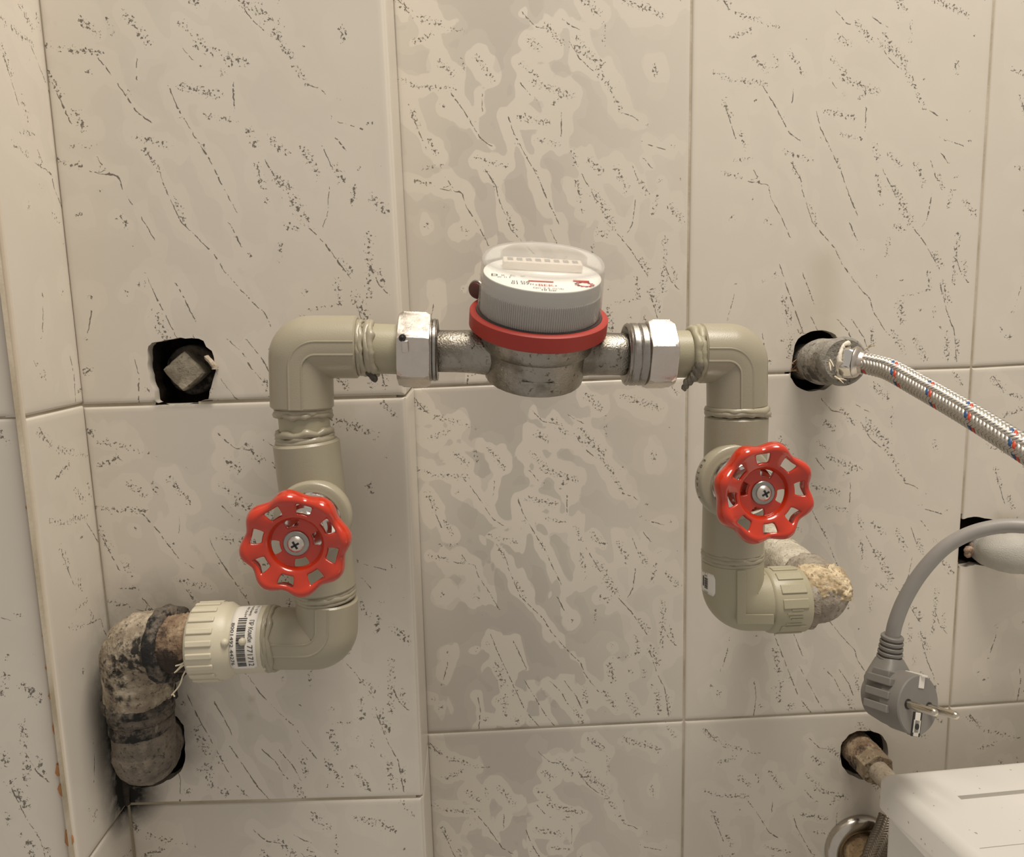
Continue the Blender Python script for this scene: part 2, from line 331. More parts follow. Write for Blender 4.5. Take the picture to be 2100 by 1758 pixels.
# dirt (with some painted shadow) and stain marks: world point, radius, strength
DIRT_SHADE, STAIN = [], []
def inpoly(P, poly):
    x, y = P[:, 0], P[:, 1]; r = np.zeros(len(P), bool); n = len(poly)
    for i in range(n):
        (x1, y1), (x2, y2) = poly[i], poly[(i+1) % n]
        c = ((y1 > y) != (y2 > y)) & (x < (x2-x1)*(y-y1)/(y2-y1+1e-12)+x1); r ^= c
    return r
def rag(poly, amp, sub=4, seed=0):      # ragged outline from a rough one (plane coordinates)
    out = []; n = len(poly)
    for i in range(n):
        a, b = np.array(poly[i]), np.array(poly[(i+1) % n])
        for k in range(sub):
            p = a+(b-a)*k/sub; j = mnoise.noise_vector(Vector((p[0]*260+seed, p[1]*260, seed)))
            out.append((p[0]+amp*j.x, p[1]+amp*j.y))
    return out
def tile(parent, bl, br, tr, tl, nrm, pr=(0, 1), pt=(0, 1), holes=(), strength=.5, gap=.0006, step=.002, thick=.007, edge=.0016, mat=None, pillow=True):
    e1 = (br-bl).normalized(); e2 = nrm.cross(e1)
    w, h = (br-bl).length, (tl-bl).length
    def axis(L):
        a = [0, .06*edge, .22*edge, .5*edge, edge]; m = max(2, int((L-2*gap-2*edge)/step))
        mid = list(np.linspace(edge, L-2*gap-edge, m+1))[1:-1]
        return np.array(a+mid+[L-2*gap-q for q in reversed(a)])
    au, av = axis(w), axis(h); nu, nv = len(au), len(av)
    uu, vv = np.meshgrid((au+gap)/w, (av+gap)/h, indexing='ij')
    P4 = [np.array(q) for q in (bl, br, tr, tl)]
    u, v = uu.ravel()[:, None], vv.ravel()[:, None]
    P = P4[0]*(1-u)*(1-v)+P4[1]*u*(1-v)+P4[2]*u*v+P4[3]*(1-u)*v
    ed = np.minimum(np.minimum(au, au[-1]-au)[:, None], np.minimum(av, av[-1]-av)[None]).ravel()
    q = np.clip(1-ed/edge, 0, 1); dep = edge*(1-np.sqrt(np.maximum(0, 1-q*q)))
    P = P-np.array(nrm)[None]*dep[:, None]
    st = np.stack([(pr[0]+(pr[1]-pr[0])*u[:, 0])*200, (pt[0]+(pt[1]-pt[0])*v[:, 0])*250], 1)
    # holes
    O = np.array(bl); P2 = np.stack([(P-O)@np.array(e1), (P-O)@np.array(e2)], 1)
    idx = np.arange(nu*nv).reshape(nu, nv); ins = np.zeros(nu*nv, bool)
    polys = []
    for hp in holes:
        poly = [((Vector(p)-bl).dot(e1), (Vector(p)-bl).dot(e2)) for p in hp]; polys.append(poly)
        ins |= inpoly(P2, poly)
    quads = np.stack([idx[:-1, :-1], idx[1:, :-1], idx[1:, 1:], idx[:-1, 1:]], -1).reshape(-1, 4)
    keep = ~ins[quads].all(1); quads = quads[keep]
    used = np.zeros(nu*nv, bool); used[quads.ravel()] = True
    for i in np.nonzero(used & ins)[0]:
        best = None
        for poly in polys:
            for k in range(len(poly)):
                a, b = np.array(poly[k]), np.array(poly[(k+1) % len(poly)]); d = b-a
                t = min(1, max(0, (P2[i]-a)@d/(d@d+1e-12))); c = a+d*t; dd = ((P2[i]-c)**2).sum()
                if best is None or dd < best[0]: best = (dd, c)
        mv = best[1]-P2[i]; P[i] += mv[0]*np.array(e1)+mv[1]*np.array(e2)
    new = -np.ones(nu*nv, int); new[used] = np.arange(used.sum())
    V = P[used]; Q = new[quads]; ST = st[used]
    # side skirts along every open edge
    cnt = {}
    for f in Q:
        for k in range(4):
            a, b = int(f[k]), int(f[(k+1) % 4])
            if (b, a) in cnt: del cnt[(b, a)]
            else: cnt[(a, b)] = 1
    nb = {}; VV = [tuple(p) for p in V]; FF = [tuple(int(i) for i in f) for f in Q]; src = list(range(len(VV)))
    for a, b in cnt:
        for p in (a, b):
            if p not in nb:
                nb[p] = len(VV); VV.append(tuple(V[p]-np.array(nrm)*thick)); src.append(p)
        FF.append((b, a, nb[a], nb[b]))
    org = np.array(ORG[parent.name]); VV = np.array(VV)-org
    me = bpy.data.meshes.new('tile'); me.from_pydata(VV.tolist(), [], FF); me.shade_smooth(); me.set_sharp_from_angle(angle=math.radians(50))
    me.materials.append(mat or M['tile'])
    src = np.array(src); W = VV+org
    D_ = segdist(ST, LSEG); k_ = D_.argmin(1); dl = D_[np.arange(len(ST)), k_]; sg = LSEG[k_]
    cr_ = (sg[:, 2]-sg[:, 0])*(ST[:, 1]-sg[:, 1])-(sg[:, 3]-sg[:, 1])*(ST[:, 0]-sg[:, 0]); dsg = dl*np.where(cr_ < 0, -1, 1)
    ds = segdist(ST, SSEG)/SRAD[None]
    sp = np.clip(1.25-ds, 0, 1).max(1); big = SRAD > 24*.132; halo = np.minimum(dl, (segdist(ST, SSEG[big])-SRAD[big][None]*.7).min(1))
    di = np.zeros(len(W)); sn = np.zeros(len(W))
    for arr, L in ((di, DIRT_SHADE), (sn, STAIN)):
        for c, ax, r, s_ in L:
            d = W-np.array(c)
            if ax is not None:
                a = np.array(ax); t = np.clip(d@a/(a@a), 0, 1); d = d-t[:, None]*a
            arr[:] = np.maximum(arr, s_*np.clip(1.15-np.sqrt((d*d).sum(1))/r, 0, 1))
    for nm, arr in (('vein', dsg[src]), ('vein_far', dl[src]), ('speck', sp[src]), ('halo', halo[src]), ('patch', strength*(.25+.95*np.exp(-((ST[src, 0]/200-.40)/.30)**2))), ('dirt_shade', di), ('stain', sn)):
        at = me.attributes.new(nm, 'FLOAT', 'POINT'); at.data.foreach_set('value', np.ascontiguousarray(arr, np.float32))
    o = bpy.data.objects.new('tile', me); COL.objects.link(o); o.parent = parent; ORG[o.name] = ORG[parent.name]
    return o
def sheet(name, o, e1, e2, w, h, holes, mat, step=.004, parent=None):    # flat backing with holes
    e1, e2 = e1.normalized(), e2.normalized(); nu, nv = int(w/step)+1, int(h/step)+1
    a = np.linspace(0, w, nu); b = np.linspace(0, h, nv); uu, vv = np.meshgrid(a, b, indexing='ij')
    P2 = np.stack([uu.ravel(), vv.ravel()], 1); ins = np.zeros(len(P2), bool)
    for hp in holes: ins |= inpoly(P2, [((Vector(p)-o).dot(e1), (Vector(p)-o).dot(e2)) for p in hp])
    idx = np.arange(nu*nv).reshape(nu, nv)
    qd = np.stack([idx[:-1, :-1], idx[1:, :-1], idx[1:, 1:], idx[:-1, 1:]], -1).reshape(-1, 4); qd = qd[~ins[qd].any(1)]
    mb = MB(); mb.v = [o+e1*x+e2*y for x, y in P2]; mb.f = [tuple(int(i) for i in f) for f in qd]
    ob = mb.build(name, mat, parent, smooth=False, fix=False); ob['kind'] = 'structure'; return ob
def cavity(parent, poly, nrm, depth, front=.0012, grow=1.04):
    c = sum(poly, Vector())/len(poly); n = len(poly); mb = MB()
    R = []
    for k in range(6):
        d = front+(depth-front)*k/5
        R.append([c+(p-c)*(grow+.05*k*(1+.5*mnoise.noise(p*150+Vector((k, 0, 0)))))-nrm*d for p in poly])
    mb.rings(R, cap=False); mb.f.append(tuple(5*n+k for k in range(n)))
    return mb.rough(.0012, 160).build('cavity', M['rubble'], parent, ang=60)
def pix(poly, Y, amp=.0011, seed=0, sub=3):  # ragged hole outline on plane y=Y
    q = rag([(U(x, y, Y).x, U(x, y, Y).z) for x, y in poly], amp, sub, seed)
    return [Vector((a, Y, b)) for a, b in q]

# holes
H_PLUG = pix([(303,712),(312,702),(340,698),(370,694),(400,694),(416,696),(424,710),(436,722),(441,742),(443,758),(438,778),(429,800),(427,819),(380,828),(318,828),(316,800),(308,780),(303,750)], B_, .0009, 3)
H_ELB = pix([(236,1478),(262,1452),(300,1446),(340,1456),(367,1474),(378,1490),(380,1525),(379,1560),(371,1582),(352,1598),(325,1610),(295,1617),(262,1608),(240,1570)], B_, .0008, 5)
H_HOSE = pix([(1624,740),(1628,710),(1640,690),(1660,680),(1690,677),(1712,684),(1722,700),(1728,730),(1722,765),(1706,790),(1690,799),(1660,803),(1640,797),(1628,786),(1618,768),(1624,764)], 0, .0010, 8)
H_RECT = pix([(1972,1066),(1985,1061),(2000,1060),(2030,1064),(2055,1071),(2075,1080),(2085,1110),(2080,1150),(2050,1166),(2022,1162),(2000,1158),(1985,1163),(1967,1162)], 0, .0006, 11)
H_RUST = pix([(1722,1550),(1726,1526),(1740,1508),(1760,1499),(1785,1499),(1806,1506),(1818,1522),(1822,1544),(1816,1570),(1804,1590),(1785,1600),(1762,1598),(1740,1588),(1727,1572)], 0, .0008, 14)
H_OLD = pix([(1512,1098),(1518,1082),(1535,1074),(1555,1078),(1568,1092),(1566,1115),(1550,1126),(1528,1124),(1515,1112)], 0, .0006, 16)

# dirt and dark smudges; shadow beside the old elbow is painted in
def dd(px, py, Y, r, s, px2=None, py2=None):
    a = U(px, py, Y); DIRT_SHADE.append((a, None if px2 is None else U(px2, py2, Y)-a, r, s))
dd(268, 1500, B_, .013, 1.0, 259, 1612); dd(350, 1420, B_, .020, .38, 378, 1540); dd(250, 1260, B_, .022, .28, 330, 1235)  # corner soot with shadow painted in, then dark smudges round the elbow
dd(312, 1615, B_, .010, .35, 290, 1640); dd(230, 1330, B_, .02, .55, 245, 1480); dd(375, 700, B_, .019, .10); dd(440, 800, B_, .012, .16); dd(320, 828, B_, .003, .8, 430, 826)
for z0, z1, yy, r, s in ((-.162, -.240, -.064, .022, 1.4), (-.155, -.225, -.066, .025, .5), (-.20, -.232, -.07, .022, .75)):  # soot on the side strip, deepened with the old elbow's painted shadow
    DIRT_SHADE.append((Vector((XC, yy, z0)), Vector((0, 0, z1-z0)), r, s))
dd(1740, 1580, 0, .018, .12); dd(1690, 815, 0, .012, .15); dd(1668, 738, 0, .023, .12); dd(1770, 1545, 0, .022, .18); dd(1760, 1700, 0, .02, .12)
def ss(px, py, Y, r, s, px2=None, py2=None):
    a = U(px, py, Y); STAIN.append((a, None if px2 is None else U(px2, py2, Y)-a, r, s))
ss(1692, 545, 0, .014, .38, 1690, 670); ss(1670, 640, 0, .022, .28); ss(515, 1435, B_, .003, .8); ss(512, 1470, B_, .003, .7); ss(1500, 745, 0, .01, .1); ss(1700, 770, 0, .02, .25, 1700, 830); ss(2050, 1062, 0, .006, .6, 2075, 1068)

# ---------------------------------------------------------------- walls
def vline(pts, Y):                       # X of a slightly leaning joint as function of Z, through measured points
    q = sorted(((U(x, y, Y).z, U(x, y, Y).x) for x, y in pts))
    zs, xs = [a for a, b in q], [b for a, b in q]
    k = (xs[-1]-xs[0])/(zs[-1]-zs[0])
    def f(z):
        if z < zs[0]: return xs[0]+k*(z-zs[0])
        if z > zs[-1]: return xs[-1]+k*(z-zs[-1])
        return float(np.interp(z, zs, xs))
    return f
fS = vline([(803,3),(843,795),(874,1504)], 0); fB = vline([(1419.5,2),(1404.7,1100),(1403,1479)], 0); fC = vline([(2040,3),(1993.5,754),(1948.7,1451)], 0)
fD = lambda z: fC(z)+.2
zq = lambda x, y: U(x, y, 0).z
H0 = [zq(843,795), zq(1408,771.5), zq(1993.5,753.5), zq(1993.5,753.5)+.0045]
H1 = [zq(874,1504.5), zq(1403,1478.8), zq(1948.7,1450.8), zq(1948.7,1450.8)+.003]
HT = [h+.25 for h in H0]; HB = [h-.25 for h in H1]
FV = [fS, fB, fC, fD]
back = sheet('wall_back', Vector((fS(-.5)-.03, .0012, -.52)), X, Z, .86, 1.04, [H_HOSE, H_RECT, H_RUST, H_OLD], M['grout'])
ORG['wall_back'] = Vector((0, 0, 0))
STR = {(0, 0): .60, (0, 1): .78, (0, 2): .64, (1, 0): .08, (1, 1): .22, (1, 2): .2, (2, 0): .1, (2, 1): .22, (2, 2): .2}
FV.append(lambda z: fC(z)+.4)
for L_ in (HT, H0, H1, HB): L_.append(L_[-1]+.004)
HU = [h+.25 for h in HT]
for c in range(4):
    for r, (ht, hb) in enumerate(((HT, H0), (H0, H1), (H1, HB), (HU, HT))):
        P = lambda i, z: Vector((FV[i](z), 0, z))
        hs = {(1, 0): [H_HOSE], (1, 1): [H_HOSE, H_OLD], (2, 1): [H_RECT], (1, 2): [H_RUST]}.get((c, r), [])
        tile(back, P(c, hb[c]), P(c+1, hb[c+1]), P(c+1, ht[c+1]), P(c, ht[c]), N, (.07, 1) if c == 0 else (0, 1), holes=hs, strength=STR.get((c, r), .2), step=.002 if (c, r) in STR else .005)
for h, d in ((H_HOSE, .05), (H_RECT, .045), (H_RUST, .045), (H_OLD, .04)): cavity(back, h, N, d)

fL = vline([(77,3),(166,833),(262,1650)], B_); fR = vline([(787,3),(832,812),(866.5,1634)], B_)
zb = lambda x, y: U(x, y, B_).z
G0 = [zb(166,833), zb(832,812.5)]; G1 = [zb(262,1651.5), zb(866.5,1636)]
GT = [g+.252 for g in G0]; GU = [g+.252 for g in GT]; GB = [g-.252 for g in G1]
left = sheet('wall_left', Vector((fL(-.5)-.05, B_+.0012, -.52)), X, Z, XA-(fL(-.5)-.05)-.004, 1.04, [H_PLUG, H_ELB], M['grout'])
ORG['wall_left'] = Vector((0, 0, 0))
for r, (gt, gb) in enumerate(((GT, G0), (G0, G1), (G1, GB), (GU, GT))):
    Pq = lambda i, z: Vector(((fL, fR)[i](z), B_, z))
    tile(left, Pq(0, gb[0]), Pq(1, gb[1]), Pq(1, gt[1]), Pq(0, gt[0]), N, (.1, 1), holes={0: [H_PLUG], 1: [H_ELB]}.get(r, []), strength=(.14, .26, .22, .2)[r], gap=.0008, step=.002 if r < 3 else .005)
    # narrow return of the boxed-out wall, seen edge on
    q = lambda z, y: Vector((fR(z)+.0005, y, z))
    tile(left, q(gb[1], B_+.0012), q(gb[1], .0), q(gt[1], .0), q(gt[1], B_+.0012), X, (.1, .4), strength=.1, step=.006, mat=M['glaze'])
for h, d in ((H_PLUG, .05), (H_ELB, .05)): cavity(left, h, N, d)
# grout filling the corner against the return
MB().box(Vector((XA-.002, -.03, .01)), (X, N, Z), (.002, .0295, .51)).build('grout_bed', M['grout'], left, smooth=False)

side = sheet('wall_side', Vector((XC-.0012, C_-.004, -.52)), -N, Z, .085, 1.04, [], M['grout'])
ORG['wall_side'] = Vector((0, 0, 0))
Z0, Z1 = .00037, -.2479
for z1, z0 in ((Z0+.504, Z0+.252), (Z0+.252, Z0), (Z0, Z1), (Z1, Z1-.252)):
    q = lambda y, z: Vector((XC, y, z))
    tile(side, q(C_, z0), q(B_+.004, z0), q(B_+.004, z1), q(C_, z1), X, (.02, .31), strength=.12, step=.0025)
outer = sheet('wall_outer', Vector((XC-.25, C_+.0015, -.52)), X, Z, .2485, 1.04, [], M['grout'])
ORG['wall_outer'] = Vector((0, 0, 0))
fO = vline([(-13,430),(37,857),(139,1720)], C_)
fE = vline([(-1,430),(49,857),(150,1745)], C_)
zo = U(20, 857, C_).z
for z1, z0 in ((zo+.5, zo+.25), (zo+.25, zo), (zo, zo-.252), (zo-.252, zo-.50)):
    q = lambda x, z: Vector((x, C_, z))
    tile(outer, q(fO(z0)-.2, z0), q(fO(z0), z0), q(fO(z1), z1), q(fO(z1)-.2, z1), N, (0, 1), strength=.2, gap=.0005)
# edge strip between outer wall and side wall: pale sealant with broken spots showing the terracotta biscuit
mb = MB(); zs = np.linspace(-.5, .52, 76); rr = []
for z in zs:
    c = Vector(((fO(z)+fE(z))/2, C_+.0012, z)); rr.append([c+Vector((.0016*math.cos(a), -.0011*math.sin(a)-.0002, 0)) for a in np.linspace(0, 2*math.pi, 11)[:-1]])
mb.rings(rr).build('sealant_strip', plastic('beige_sealant', (.57, .49, .385), .5, .06, 200), outer)
random.seed(3)
for px, py, wpx, hpx in ((56,1042,9,12),(88,1305,5,6),(95,1370,5,10),(105,1429,12,14),(112,1495,13,34),(121,1580,17,32),(126,1622,20,32),(141,1722,22,42)):
    c = U(px, py, C_-.0008); s = zof(c)/F; pts = []
    for k in range(9):
        a = 2*math.pi*k/9; r = random.uniform(.6, 1.05)
        pts.append(c+Vector((r*math.cos(a)*wpx*s*.5, 0, r*math.sin(a)*hpx*s*.5)))
    m = MB().prism([p+N*random.uniform(-.0003, .0003) for p in pts], -N*.003); m.build('chip', M['biscuit'], outer, smooth=False)

# black strip of dirt and painted shade filling the corner beside the old iron elbow
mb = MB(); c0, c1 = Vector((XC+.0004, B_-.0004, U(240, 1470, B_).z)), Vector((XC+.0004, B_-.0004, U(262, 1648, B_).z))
mb.tube([c0+(c1-c0)*(k/30) for k in range(31)], [.0026-.0010*abs(k/30-.5) for k in range(31)], 10).rough(.0009, 300, 2).build('dirt_shade_crust', M['rubble'], side, ang=80)

# ---------------------------------------------------------------- common fittings
def ringbead(parent, c, ax, R, r, seed, n=3, spread=.0018, mat='ppr', name='weld_bead'):
    mb = MB()
    for k in range(n): mb.torus(c+ax.normalized()*(spread*(k-(n-1)/2)), ax, R+.0002*(k % 2), r, 64, 8, .45, .0012, seed+k*3.3)
    return mb.build(name, M[mat], parent, ang=60)
def elbow(name, label, a, c, b, R, mat='ppr', bandw=.0073, rb=.36, group=None):
    t = thing(name, label, 'pipe elbow', c, group)
    p = bend(a, c, b, R*rb, 12); d0 = (a-p[1]).normalized(); d1 = (b-p[-2]).normalized()
    path = [a, a-d0*.0009]+p[1:-1]+[b-d1*.0009, b]; rad = [R-.0009, R]+[R]*(len(p)-2)+[R, R-.0009]
    MB().tube(path, rad, 56).build('body', M[mat], t, ang=40)
    q = bend(a-d0*.0006, c, b-d1*.0006, .0105, 12); mb = MB(); rings = []
    for i, s in enumerate(q):
        T = (q[min(i+1, len(q)-1)]-q[max(i-1, 0)]).normalized(); g = T.cross(N).normalized(); w = bandw/2
        f = lambda x: math.sqrt(max(0, (R)**2-x*x))
        h1, h2 = f(w)+.00052, f(w-.001)+.00012
        prof = [(-w-.0002, f(w)-.002), (-w-.0002, f(w)), (-w+.0001, h1), (-w+.0006, h1), (-w+.0010, h2), (0, R+.00014), (w-.0010, h2), (w-.0006, h1), (w-.0001, h1), (w+.0002, f(w)), (w+.0002, f(w)-.002)]
        rings.append([s+g*x+N*y for x, y in prof])
    mb.rings(rings).build('raised_band', M[mat], t, ang=30)
    return t
def hexr(a, Rc, rot): 
    x = (a-rot) % (math.pi/3); return Rc*math.cos(math.pi/6)/math.cos(x-math.pi/6)
def nut(mb, o, ax, L, Rc, rot, cham=.92, n=72, c=.0028, rin=None):
    prof = [(0, Rc*.80), (0.0001, Rc*cham), (c, Rc*1.03), (L-c, Rc*1.03), (L-.0001, Rc*cham), (L, Rc*.80)]
    return mb.lathe(o, ax, prof, n, rf=lambda a, t, r: min(r, hexr(a, Rc, rot)))
def sock(mb, o, ax, L, R, n=56, ch=.0009): return mb.lathe(o, ax, [(0, R-ch), (ch, R), (L-ch, R), (L, R-ch)], n)
def textmesh(s, size):
    cu = bpy.data.curves.new('txt', 'FONT'); cu.body = s; cu.size = size; cu.align_x = 'LEFT'; cu.resolution_u = 2
    ob = bpy.data.objects.new('txt', cu); COL.objects.link(ob)
    dg = bpy.context.evaluated_depsgraph_get(); me = bpy.data.meshes.new_from_object(ob.evaluated_get(dg))
    v = [p.co.copy() for p in me.vertices]; f = [tuple(q.vertices) for q in me.polygons]
    bpy.data.objects.remove(ob); bpy.data.curves.remove(cu); bpy.data.meshes.remove(me)
    return v, f
def addtext(mb, s, size, fn, width=None):
    v, f = textmesh(s, size)
    if not v: return
    k = width/max(p.x for p in v) if width else 1
    b = len(mb.v); mb.v += [fn(p.x*k, p.y) for p in v]; mb.f += [tuple(b+i for i in q) for q in f]

# ---------------------------------------------------------------- left branch
Ea, Ec, Eb = U(735,712,A), U(617,712,A), U(620,836,A)
R1 = mm(Ec, 64.3)
e = elbow('pipe_elbow', 'upper left grey plastic pipe elbow turning down from the left chrome nut', Ea, Ec, Eb, R1)
ringbead(e, U(742,713,A), X, mm(Ea, 52), .0017, 1, 2)
b = ringbead(e, U(761,715,A), X, mm(Ea, 52), .0019, 4, 2, .0018)
mb = MB(); c = U(763,756,A); 
for k in range(5): mb.sphere(c+N*.006+Vector((.0008*k-.001, -.002, -.0012*k)), .0021-.0001*k, 10, 7, (1, 1, 1.3))
mb.rough(.0006, 500, 3).build('melted_lump', plastic('scorched_plastic', (.05, .042, .032), .5, .5, 500), e)
ringbead(e, U(621,845,A), (Eb-Ec), mm(Eb, 52.5), .0018, 7, 2, .0022)

p = thing('plastic_pipe', 'short horizontal grey plastic pipe between upper left elbow and left nut', 'pipe', U(790,716,A), 'short grey plastic pipe pieces')
MB().tube([U(732,714,A), U(824,717,A)], mm(U(790,716,A), 51), 48).build('tube', M['ppr2'], p)
p = thing('plastic_pipe', 'short upright grey plastic pipe between upper left elbow and left valve', 'pipe', U(625,870,A), 'short grey plastic pipe pieces')
MB().tube([U(621,834,A), U(629,912,A)], mm(U(625,870,A), 51), 48).build('tube', M['ppr2'], p)

def union(label, x0, x1, xc0, xc1, y0, y1, rpx, rot, rc, flip):
    o, q = U(x0, y0, A), U(x1, y1, A); ax = (q-o).normalized(); t = thing('union_nut', label, 'nut', (o+q)/2, 'hexagonal union nuts either side of the meter')
    mb = MB(); nut(mb, o, ax, (q-o).length, mm(o, rpx), math.radians(-rot)); mb.build('nut', M['nickel'], t, ang=20, bevel=.0004)
    c0, c1 = U(xc0, y0+(y1-y0)*.5, A), U(xc1, y0+(y1-y0)*.6, A); L = (c1-c0).length; a = (c1-c0).normalized(); R = mm(c0, rc)
    prof = [(0, R*.96)]+[(L*k/12, R*(1 if k % 5 else .965)) for k in range(1, 12)]+[(L, R*.96), (L+.0001, R*.90), (L-.0035, R*.80), (L-.0036, R*.60)]
    MB().lathe(c0, a, prof, 56).build('threaded_collar', M['steel'], t, ang=25)
    return t, o, q, ax
t, o, q, ax = union('left chrome hexagonal union nut with a drilled seal hole', 818, 884, 880, 899, 717, 719, 80, 20, 64, 1)
# drilled hole for a seal wire on the front upper corner of the left nut
c = U(831,687,A)+N*.0192+Vector((0, 0, -.001)); 
MB().torus(c, Vector((-.3, -1, .35)), .0014, .0006, 20, 6).sphere(c, .0012, 10, 6).build('seal_hole', M['black'], t)
MB().box(c+Vector((.0012, -.0006, -.0045)), (X, N, Z), (.0016, .0004, .0030)).build('ground_notch', M['nickel'], t, bevel=.0006)
union('right chrome hexagonal union nut on the outlet side of the meter', 1321, 1376, 1322, 1281, 727, 727, 75, 14, 64, -1)

# left valve
def wheel_mesh(c, ax, R, lobe):
    ex = (RT-ax*RT.dot(ax)).normalized(); ey = ax.cross(ex)
    prof = [(.15, -3.2), (.27, -3.2), (.32, -3.2), (.472, -3.2), (.495, -3.0), (.525, -.8), (.56, .3), (.615, .7), (.83, .6), (.865, 1.4), (.90, 1.7), (.96, .6), (1.0, -1.8), (.985, -4.4), (.93, -5.4)]
    n = 96; mb = MB()
    for f, h in prof:
        for k in range(n):
            a = lobe+2*math.pi*k/n; cc = .5*(1+math.cos(8*(a-lobe)))
            ff = f if f < .83 else .83*(.985+.03*cc)+(f-.83)*(.42+.58*cc)
            hh = h+(2.6*cc*max(0, min(1, (f-.60)/.22)) if f < .99 else .3*cc)
            mb.v.append(c+(ex*math.cos(a)+ey*math.sin(a))*(ff*R)+ax*(hh*.001))
    for i in range(len(prof)-1):
        for k in range(n):
            d = k % 12                               # valley at 6
            if i == 7 and 3 <= d <= 8: continue
            if i == 2 and (k+4) % 24 <= 9: continue
            mb.f.append((i*n+k, i*n+(k+1) % n, (i+1)*n+(k+1) % n, (i+1)*n+k))
    return mb, ex, ey
def valve(label, top, bot, R, boss, wheel, Rw, lobe, mark):
    t = thing('stop_valve', label, 'valve', (top+bot)/2, 'red wheel stop valves')
    mb = MB(); sock(mb, top, bot-top, (bot-top).length, R, 64, .0012); mb.build('body', M['ppr'], t)
    ax = (wheel-boss).normalized(); Rb = mm(boss, 79)
    MB().lathe(boss, -ax, [(-.0003, Rb*.80), (-.0003, Rb*.93), (.0002, Rb*.965), (.0014, Rb), (.0062, Rb), (.0085, Rb*.985), (.013, Rb*.88), (.022, Rb*.70)], 64).build('boss', M['ppr'], t, ang=50)
    H = (wheel-boss).length; r0 = .0135
    pr = [(-.002, r0+.0015), (.002, r0+.0015), (.0022, r0)]
    for k in range(5): pr += [(.003+k*.0022, r0), (.0038+k*.0022, r0+.0009), (.0046+k*.0022, r0+.0009), (.0051+k*.0022, r0)]
    pr += [(.0150, r0-.001), (.0152, .0105), (.023, .0100), (.0235, .0062), (.028, .006)]
    MB().lathe(boss, ax, pr, 56).build('bonnet', M['chrome'], t, ang=30)
    MB().lathe(boss+ax*.02, ax, [(0, .0042), (H-.022, .0042), (H-.02, .0036)], 24).build('stem', M['steel'], t)
    mb, ex, ey = wheel_mesh(wheel, ax, Rw, lobe)
    w = mb.build('handwheel', M['red'], t, ang=180)
    m = w.modifiers.new('thick', 'SOLIDIFY'); m.thickness = .0023; m.offset = -1 if False else 0
    m = w.modifiers.new('sub', 'SUBSURF'); m.levels = 2; m.render_levels = 2
    wc = wheel-ax*.0020
    MB().lathe(wc, ax, [(0, .0030), (0, .0060), (.0009, .0060), (.0012, .0056), (.0012, .0030)], 40).build('washer', M['steel'], w)
    MB().lathe(wc+ax*.0009, ax, [(0, .0038), (.0010, .0039), (.0019, .0030), (.0024, .0016), (.0025, .0002)], 32).build('screw', M['nickel'], w, ang=50)
    mb = MB()
    for k in range(2):
        d = (ex*math.cos(.5+k*math.pi/2)+ey*math.sin(.5+k*math.pi/2)); mb.box(wc+ax*.0031, (d, ax.cross(d), ax), (.0020, .00048, .00045))
    mb.build('screw_slot', M['black'], w, smooth=False)
    return t, ax, ex, ey
vb = Uz(640,1066,.389); vw = Uz(606,1117,.349)
t, vax, vex, vey = valve('left red handwheel stop valve on the leaning grey plastic riser', U(628,904,A), U(666,1206,A), .0174, vb, vw, .0249, math.radians(97), False)
ringbead(t, U(627,899,A), U(628,904,A)-U(666,1206,A), .0136, .0018, 11, 4, .0022)
ringbead(t, U(668,1215,A), U(628,904,A)-U(666,1206,A), .0150, .0017, 15, 3, .0018)

# lower left elbow and threaded adapter
La, Lc, Lb = U(671,1226,A), U(671,1309,A), U(553,1309,A)
elbow('pipe_elbow', 'lower left grey plastic elbow under the left red handwheel', La, Lc, Lb, .0168)
t = thing('threaded_adapter', 'cream plastic threaded adapter with ribbed collar and barcode sticker at lower left', 'pipe fitting', U(480,1309,A))
o = U(556,1309,A); axl = -X; RB = .0181
L1 = (U(556,1309,A)-U(487,1309,A)).length; L2 = (U(556,1309,A)-U(400,1309,A)).length
MB().lathe(o, axl, [(-.001, RB-.0016), (0, RB-.0004), (.001, RB), (L1-.001, RB), (L1, RB-.0003)], 64).build('body', M['cream'], t)
ringbead(t, o-axl*.0008, X, RB-.0012, .0014, 21, 3, .0016, 'ppr')
RCo = .0208
MB().lathe(o, axl, [(L1-.0008, RB), (L1+.0012, RCo-.0016), (L1+.0034, RCo), (L2-.0022, RCo), (L2-.0004, RCo-.0012), (L2, RCo-.004), (L2, .014)], 72).build('collar', M['cream'], t, ang=50)
for k in range(20):
    a = 2*math.pi*(k+.1)/20; d = N*math.cos(a)+Z*math.sin(a); g = X.cross(d)
    MB().box(o+axl*(.0325)+d*(RCo+.0001), (X, g, d), (.0068, .0016, .0008)).build('rib', M['cream'], t, bevel=.0006)
for xx in (.0102, L1+.0008):
    MB().sphere(o+axl*xx+(N*.94+Z*.34)*(RB+.0004 if xx < .015 else RB+.0014), .0021, 14, 9).build('nub', M['cream'], t)
